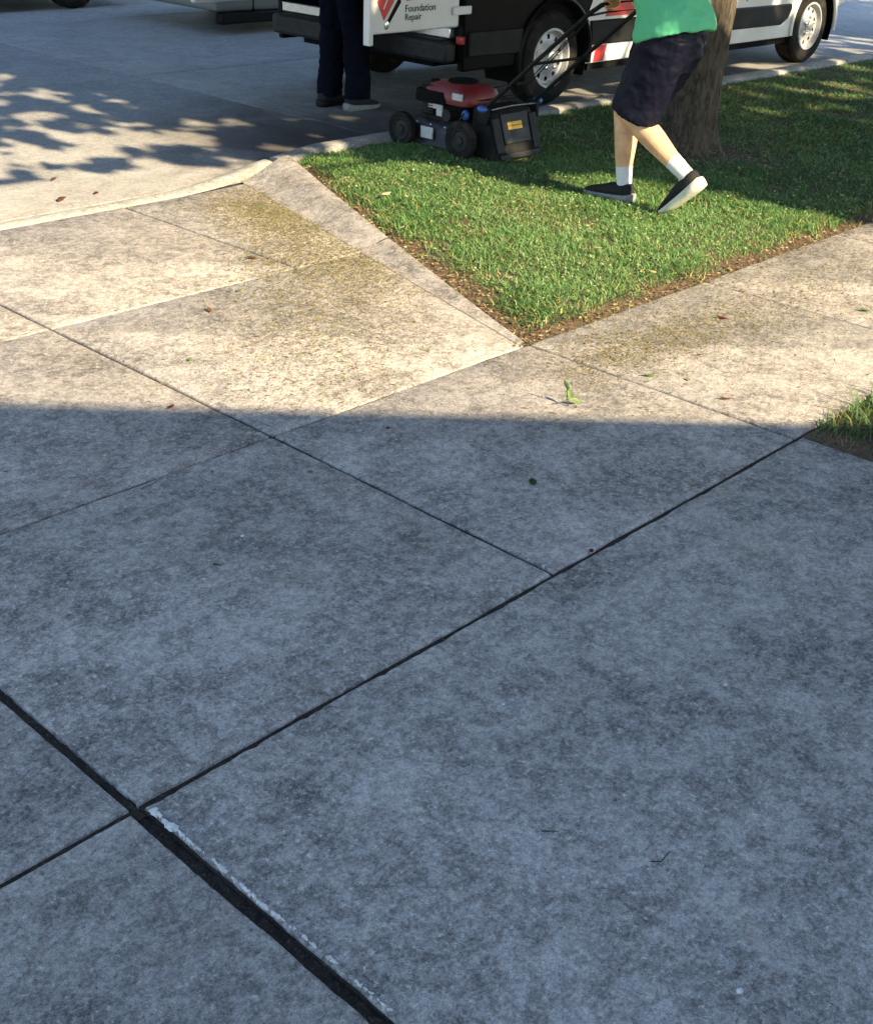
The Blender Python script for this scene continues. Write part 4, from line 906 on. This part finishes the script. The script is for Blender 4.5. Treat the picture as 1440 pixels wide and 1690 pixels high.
def figure(root, J, skin, fwd=Vector((0, 1, 0)), right=Vector((1, 0, 0)), grips=True):
    V = {k: Vector(v) for k, v in J.items()}
    mb = MB(); L = lambda a, b, t: V[a].lerp(V[b], t)
    for s_ in 'LR':
        h, k, a = V['hip'+s_], V['knee'+s_], V['ankle'+s_]
        back = (k-(h+a)/2); back = back.normalized() if back.length > .02 else fwd
        cb = h.lerp(k, .5)
        mb.tube([h+Vector((0, 0, .04)), h.lerp(k, .25), h.lerp(k, .6), h.lerp(k, .9), k, k.lerp(a, .10), k.lerp(a, .28)-back*.014, k.lerp(a, .45)-back*.010, k.lerp(a, .72), a.lerp(k, .06), a-Vector((0, 0, .05))],
                [.098, .092, .076, .062, .061, .058, .066, .062, .048, .038, .034], 16, right)
        sh, el, wr = V['shoulder'+s_], V['elbow'+s_], V['wrist'+s_]
        mb.tube([sh.lerp(V['neck'], .3), sh, sh.lerp(el, .35), sh.lerp(el, .8), el, el.lerp(wr, .25), el.lerp(wr, .7), wr], [.05, .056, .048, .041, .039, .042, .031, (.028, .021)], 12, right)
        hand(mb, wr, V['grip'+s_], 1 if s_ == 'R' else -1, fwd, V['bar'] if 'bar' in V else right)
        toe = V['toe'+s_]; mb.tube([a-Vector((0, 0, .02)), a.lerp(toe, .4)+Vector((0, 0, -.01)), toe], [.035, .034, .022], 10, right)
    p, c, nk, hd = V['pelvis'], V['chest'], V['neck'], V['head']
    mb.tube([p-Vector((0, 0, .09)), p, p.lerp(c, .35), p.lerp(c, .7), c, c.lerp(nk, .55), c.lerp(nk, .85)], [(.12, .09), (.165, .115), (.145, .10), (.155, .11), (.175, .12), (.16, .095), (.08, .06)], 20, right)
    mb.tube([nk-Vector((0, 0, .03)), nk.lerp(hd, .5), hd], [.06, .054, .05], 12, right)
    hf = V['face'].normalized() if 'face' in V else fwd; hu = Vector((0, 0, 1))
    mb.tube([hd-hu*.115+hf*.035, hd-hu*.085+hf*.022, hd-hu*.04+hf*.012, hd+hu*.01, hd+hu*.06-hf*.006, hd+hu*.10-hf*.008, hd+hu*.118], [(.030, .026), (.052, .058), (.066, .082), (.074, .094), (.073, .093), (.054, .066), (.02, .025)], 18, right)
    mb.tube([hd+hf*.088+hu*.012, hd+hf*.112-hu*.030, hd+hf*.086-hu*.040], [.010, .014, .010], 8, right)          # nose
    mb.tube([hd+hf*.080-hu*.066-right*.024, hd+hf*.090-hu*.066, hd+hf*.080-hu*.066+right*.024], [.006, .009, .006], 8, hu)  # mouth
    for s_ in (-1, 1):
        mb.sphere(hd+right*s_*.076-hf*.012-hu*.012, (.012, .018, .030), 10, 6)
    body = remesh(mb.build('body', skin, root, fix=True), .0065, 5, .5)
    for s_ in (-1, 1):
        MB().sphere(hd+hf*.084+right*s_*.031+hu*.006, .012, 10, 8).build('eye', 'label', root, smooth=True)
        MB().sphere(hd+hf*.0935+right*s_*.031+hu*.006, .005, 8, 6).build('pupil', 'dark', root, smooth=True)
    hb_ = MB(); hb_.tube([hd-hf*.05-hu*.07, hd-hf*.045, hd-hf*.02+hu*.06, hd-hf*.012+hu*.105, hd-hf*.01+hu*.128], [(.055, .045), (.080, .062), (.081, .088), (.066, .078), (.025, .03)], 16, right)
    remesh(hb_.build('hair', 'hair', root), .008, 3, .5, .012, .03)
    return V
def foot_matrix(heel_pt, direction, pitch, side_tilt=0.0):
    """local x = toe direction, z = up; pitch > 0 lifts the heel (rotation about the toe ball handled by caller)"""
    d = Vector((direction[0], direction[1], 0)).normalized(); a = math.atan2(d.y, d.x)
    return Matrix.Translation(Vector(heel_pt)) @ Matrix.Rotation(a, 4, 'Z') @ Matrix.Rotation(pitch, 4, 'Y')

# --- person pushing the mower
p1 = empty('person', (5.6, 3.7, 0.03), 'person in green shirt and navy shorts walking behind the mower', 'person', 'people at the van')
zoff = 0.0
J1 = dict(pelvis=(5.62, 3.66, .93), chest=(5.64, 3.83, 1.25), neck=(5.66, 3.94, 1.44), head=(5.665, 4.02, 1.585), face=(0.05, .97, -.22),
          hipL=(5.535, 3.66, .90), hipR=(5.705, 3.66, .90), kneeL=(5.55, 3.855, .515), kneeR=(5.655, 3.945, .525), ankleL=(5.57, 3.443, .25), ankleR=(5.62, 3.865, .115),
          toeL=(5.57, 3.55, .06), toeR=(5.60, 4.03, .05),
          shoulderL=(5.46, 3.97, 1.36), shoulderR=(5.84, 3.90, 1.36), elbowL=(5.52, 4.02, 1.09), elbowR=(5.95, 3.94, 1.08),
          wristL=(5.765, 4.145, 1.005), wristR=(6.03, 4.14, 1.01), gripL=(5.80, 4.21, .998), gripR=(6.06, 4.21, .998), bar=(1, 0, 0))
V = figure(p1, J1, 'skin')
# shoes: front foot flat, rear foot rolled up on its toe
shoe(p1, foot_matrix((5.615, 3.895, 0.028), (-.06, 1), 0.0), 'greysole')
th = math.radians(42); ball = Vector((5.575, 3.535, 0.045))
Mb = Matrix.Translation(ball) @ Matrix.Rotation(math.atan2(1, .04), 4, 'Z') @ Matrix.Rotation(th, 4, 'Y') @ Matrix.Translation(Vector((-.17, 0, 0)))
shoe(p1, Mb, 'sole')
for kn, an_ in (('kneeL', 'ankleL'), ('kneeR', 'ankleR')):
    k_, a_ = V[kn], V[an_]; e = a_.lerp(k_, .24)
    MB().tube([a_-(k_-a_).normalized()*.055, a_-(k_-a_).normalized()*.01, a_.lerp(k_, .10), a_.lerp(k_, .16), a_.lerp(k_, .20), e, a_.lerp(k_, .235)], [.034, .040, .042, .045, .0445, .047, .038], 18).build('sock', 'sock', p1, smooth=True, angle=70)
# shorts
mb = MB()
mb.tube([(5.62, 3.68, 1.02), (5.62, 3.675, .93), (5.62, 3.68, .84), (5.62, 3.70, .78)], [(.185, .135), (.205, .16), (.205, .165), (.17, .14)], 28)
for h_, k_, o in ((V['hipL'], V['kneeL'], -.005), (V['hipR'], V['kneeR'], .01)):
    e = h_.lerp(k_, .97)+Vector((o, -.055, -.02))
    mb.tube([h_+Vector((0, .0, .03)), h_.lerp(e, .3), h_.lerp(e, .6), h_.lerp(e, .85), e], [(.108, .145), (.112, .150), (.114, .142), (.118, .140), (.120, .140)], 24)
so = remesh(mb.build('shorts', 'navy', p1), .007, 4, .5, .026, .09)
# T-shirt with sleeves
mb = MB(); pv, ch, nk = V['pelvis'], V['chest'], V['neck']
mb.tube([(5.622, 3.655, .905), (5.622, 3.665, .94), (5.625, 3.70, 1.05), (5.635, 3.77, 1.17), ch+Vector((0, .01, 0)), ch.lerp(nk, .5), ch.lerp(nk, .8), ch.lerp(nk, .93)], [(.228, .185), (.232, .188), (.215, .165), (.205, .150), (.212, .150), (.195, .12), (.12, .085), (.075, .068)], 30)
for s_ in 'LR':
    mb.tube([V['shoulder'+s_].lerp(nk, .35), V['shoulder'+s_]+Vector((0, 0, .005)), V['shoulder'+s_].lerp(V['elbow'+s_], .4), V['shoulder'+s_].lerp(V['elbow'+s_], .78)], [.070, .080, .078, .078], 18)
remesh(mb.build('t_shirt', 'shirt', p1), .007, 3, .5, .032, .10)

# --- person at the open van
p2 = empty('person', (6.42, 7.0, VZ), 'person in dark trousers standing at the open back of the van', 'person', 'people at the van')
J2 = dict(pelvis=(6.40, 7.0, .93), chest=(6.46, 7.0, 1.27), neck=(6.50, 7.0, 1.47), head=(6.54, 7.0, 1.62), face=(.95, 0, -.3),
          hipL=(6.40, 7.08, .90), hipR=(6.40, 6.92, .90), kneeL=(6.42, 7.10, .47), kneeR=(6.46, 6.90, .47), ankleL=(6.40, 7.12, .055), ankleR=(6.46, 6.88, .055),
          toeL=(6.54, 7.13, 0.0), toeR=(6.61, 6.87, 0.0), shoulderL=(6.48, 7.20, 1.39), shoulderR=(6.48, 6.80, 1.39), elbowL=(6.52, 7.24, 1.10), elbowR=(6.52, 6.76, 1.10),
          wristL=(6.73, 7.15, 1.0), wristR=(6.73, 6.85, 1.0), gripL=(6.80, 7.14, .985), gripR=(6.80, 6.86, .985), bar=(0, -1, 0))
V2 = figure(p2, J2, 'skin2', Vector((1, 0, 0)), Vector((0, -1, 0)))
shoe(p2, foot_matrix((6.385, 7.12, VZ), (1, .05), 0), 'plastic'); shoe(p2, foot_matrix((6.445, 6.88, VZ), (1, -.08), 0), 'greysole')
mb = MB(); rt = (0, -1, 0)
mb.tube([(6.40, 7, 1.02), (6.40, 7, .93), (6.40, 7, .84), (6.40, 7, .78)], [(.175, .125), (.185, .14), (.185, .14), (.16, .12)], 24, rt)
for s_ in 'LR':
    h_, k_, a_ = V2['hip'+s_], V2['knee'+s_], V2['ankle'+s_]
    mb.tube([h_+Vector((0, 0, .03)), h_.lerp(k_, .35), h_.lerp(k_, .75), k_, k_.lerp(a_, .35), k_.lerp(a_, .75), a_-Vector((0, 0, .005))], [(.100, .125), (.100, .118), (.096, .106), (.092, .102), (.090, .100), (.086, .098), (.086, .104)], 18, rt)
remesh(mb.build('trousers', 'navy2', p2), .008, 3, .5, .034, .08)
mb = MB(); ch, nk = V2['chest'], V2['neck']
mb.tube([(6.40, 7, .90), (6.405, 7, 1.0), (6.43, 7, 1.15), ch, ch.lerp(nk, .5), ch.lerp(nk, .8), ch.lerp(nk, .93)], [(.20, .15), (.20, .15), (.195, .145), (.21, .145), (.195, .12), (.12, .085), (.075, .068)], 28, rt)
for s_ in 'LR':
    mb.tube([V2['shoulder'+s_].lerp(nk, .35), V2['shoulder'+s_], V2['shoulder'+s_].lerp(V2['elbow'+s_], .5), V2['elbow'+s_], V2['elbow'+s_].lerp(V2['wrist'+s_], .9)], [.07, .078, .068, .058, .045], 16, rt)
remesh(mb.build('work_shirt', 'worknavy', p2), .009, 4, .5, .02, .12)

# ------------------------------------------------------------------ small things lying about
def leaf_mesh(L, W, curl, fold):
    mb = MB(); n = 8
    for i in range(n+1):
        t = i/n; wd = W*math.sin(math.pi*min(1, t*1.02))**.8*(1-.25*t); x = (t-.5)*L; z = curl*L*(t-.4)**2+.001
        mb.v += [(x, -wd/2, z+fold*wd), (x, 0, z), (x, wd/2, z+fold*wd)]
    for i in range(n):
        for j in range(2): a = i*3+j; mb.f.append((a, a+1, a+4, a+3))
    return mb
LEAFM = {k: leafy('leaf_'+k, False, c, .3) for k, c in dict(green=(.15, .25, .055), pale=(.50, .46, .20), brown=(.16, .075, .035), red=(.16, .03, .02), darkgreen=(.06, .10, .03), cream=(.55, .52, .36)).items()}
def leaf(x, y, z, L, W, rot, kind, label, curl=.6, fold=.35, tilt=0.0, group=None):
    mb = leaf_mesh(L, W, curl, fold)
    me_ = bpy.data.meshes.new('fallen_leaf'); me_.from_pydata(mb.v, [], mb.f); me_.materials.append(LEAFM[kind]); me_.polygons.foreach_set('use_smooth', [True]*len(me_.polygons))
    o = link('fallen_leaf', me_, None, (x, y, z+.002)); o.rotation_euler = (tilt, random.uniform(-.1, .1), rot)
    s_ = o.modifiers.new('thickness', 'SOLIDIFY'); s_.thickness = .0006
    return tag(o, label, 'leaf', group or 'fallen leaves')
Rm = np.array([[0.68986493, 0.31896636, -0.64988218], [-0.72285292, 0.35263263, -0.59425069], [0.03962368, 0.87972194, 0.47383465]])
def gpt(px, py, z=0.0):
    """ground point measured off the photograph"""
    d = Rm @ np.array([px-720, -(py-845), -2027.3]); t = (z-CAM_H)/d[2]; return d[0]*t, d[1]*t
for px, py, L, Wd, rot, kind, lb in (
    (1070, 622, .05, .020, 2.4, 'green', 'largest bright green leaf on the sunlit sidewalk, right of the upright sprig'),
    (1135, 628, .028, .013, 1.1, 'green', 'small green leaf on the sunlit sidewalk beyond the largest green leaf'),
    (1195, 660, .045, .014, 2.4, 'brown', 'thin brown leaf on sunlit sidewalk just above the house shadow'),
    (1190, 527, .05, .022, 2.0, 'red', 'curled reddish leaf on the far sunlit sidewalk slab near the grass'),
    (640, 709, .022, .013, .6, 'red', 'small dark red leaf in shadow near the joint crossing, middle of the walk'),
    (283, 673, .030, .018, .3, 'red', 'dark red leaf on the apron at the left end of the shadow edge'),
    (512, 781, .022, .013, 2.8, 'green', 'small green leaf in the shade just below the joint crossing'),
    (350, 781, .018, .012, 1.0, 'green', 'tiny green leaf in the shade left of the joint crossing'),
    (878, 799, .040, .028, .9, 'darkgreen', 'flat dull leaf lying in the shaded sidewalk slab under the sprig'),
    (975, 912, .022, .015, .7, 'red', 'tiny red leaf caught in the joint beside the driveway slab'),
    (345, 512, .045, .022, 1.2, 'brown', 'curled brown leaf on the apron below the pale joint'),
    (395, 480, .030, .020, .2, 'green', 'green leaf on the apron just below the pale joint'),
    (415, 425, .045, .025, 2.4, 'brown', 'brown leaf on the apron between the pale joint and the clippings'),
    (314, 594, .028, .018, .6, 'green', 'pale green leaf on the apron well below the pale joint'),
    (1425, 514, .05, .024, 2.0, 'green', 'green leaf on the sidewalk at the right edge of the picture')):
    a, b = gpt(px, py); leaf(a, b, float(surf_z(a, b)), L, Wd, rot, kind, lb)
for i, (px, py, kd, lb, L) in enumerate(((637, 325, 'cream', 'large cream leaf on the grass, nearest the apron wing', .07), (670, 329, 'pale', 'small yellow leaf beside the large cream leaf on the grass', .04), (985, 412, 'pale', 'pale leaf on the grass nearest the sidewalk', .055), (1048, 381, 'cream', 'pale leaf on the grass just in front of the walking person', .05), (825, 345, 'pale', 'yellow leaf in the middle of the grass strip', .04), (663, 374, 'cream', 'cream leaf on the grass above the bare soil edge', .045), (1078, 447, 'pale', 'yellow leaf on the grass close to the sidewalk edge', .04))):
    a, b = gpt(px, py, .06); leaf(a, b, strip_z(a, b)+.045, L, L*.5, i*1.3, kd, lb, .3, .2, random.uniform(-.3, .3))
for px, py, L, Wd, kd, lb in ((103, 331, .085, .045, 'brown', 'larger brown leaf on the sunlit street near the gutter lip'), (160, 320, .05, .03, 'red', 'small brown leaf on the street at the shadow tip'), (90, 297, .06, .03, 'brown', 'thin brown leaf on the street left of the dappled shade')):
    a, b = gpt(px, py, STREET_Z); leaf(a, b, STREET_Z, L, Wd, .5, kd, lb, .3)
# upright sprig
sx_, sy_ = 3.205, 2.335
sp_ = empty('leafy_sprig', (sx_, sy_, 0), 'small green leafy sprig standing on the sunlit sidewalk', 'sprig')
MB().tube([(sx_, sy_, 0), (sx_-.004, sy_+.006, .045), (sx_-.012, sy_+.004, .085)], [.0022, .0018, .0012], 6).build('stem', LEAFM['darkgreen'], sp_)
for (dx, dy, dz, L, W, rx, ry, rz) in ((.022, -.012, .016, .045, .022, .5, .3, -.6), (-.016, .008, .078, .045, .024, .9, -1.1, 2.3), (.006, .004, .045, .036, .022, -.4, -.7, 1.2), (-.012, -.008, .028, .034, .018, .6, -.4, 3.6)):
    mb = leaf_mesh(L, W, .5, .3); R_ = Matrix.Translation((sx_+dx, sy_+dy, dz)) @ Matrix.Rotation(rz, 4, 'Z') @ Matrix.Rotation(ry, 4, 'Y') @ Matrix.Rotation(rx, 4, 'X')
    m2 = MB(); m2.add(mb.v, mb.f, R_); m2.build('leaf', LEAFM['green'], sp_, smooth=True, angle=180, fix=False)
# twigs and pebbles in the shade
def twig(pts, r, label):
    tag(MB().tube(pts, [r*(1-.5*i/(len(pts)-1)) for i in range(len(pts))], 6).build('twig', 'joint'), label, 'twig', 'twigs on the concrete')
def px_twig(pts, r, label): twig([(*gpt(a, b), h) for a, b, h in pts], r, label)
px_twig([(893, 1373, .002), (921, 1374, .003)], .0014, 'short straight dark twig on the big shaded driveway slab')
px_twig([(1073, 1423, .002), (1090, 1425, .004), (1102, 1411, .006), (1108, 1408, .003)], .0014, 'crooked dark twig on the driveway slab nearest the bottom right')
px_twig([(232, 808, .002), (248, 801, .002), (268, 790, .003)], .0010, 'thin twig in the shade on the left sidewalk slab')
px_twig([(352, 932, .003), (366, 935, .004)], .0022, 'stubby dark twig in the middle of the left shaded sidewalk slab')
def pebble(x, y, r, label):
    mb = MB(); mb.sphere((x, y, r*.25), (r, r*.8, r*.45), 9, 6); mb.v = [(p[0]+random.uniform(-.12, .12)*r, p[1]+random.uniform(-.12, .12)*r, p[2]) for p in mb.v]
    tag(mb.build('pebble', 'chip', smooth=True, angle=30), label, 'pebble', 'pale pebbles on the driveway')
PX = {'a': (1197, 1131), 'b': (1220, 1637), 'c': (400, 885), 'd': (830, 1163), 'e': (1030, 1313)}
for kx, r, lb in (('a', .0055, 'pale chip on the driveway slab, right of the middle'), ('b', .0065, 'largest pale chip on the driveway near the bottom right'), ('c', .006, 'pale chip on the left shaded sidewalk slab'), ('d', .004, 'tiny pale chip in the middle of the driveway slab'), ('e', .0035, 'tiny pale chip above the straight twig on the driveway')):
    a, b = gpt(*PX[kx]); pebble(a, b, r, lb)
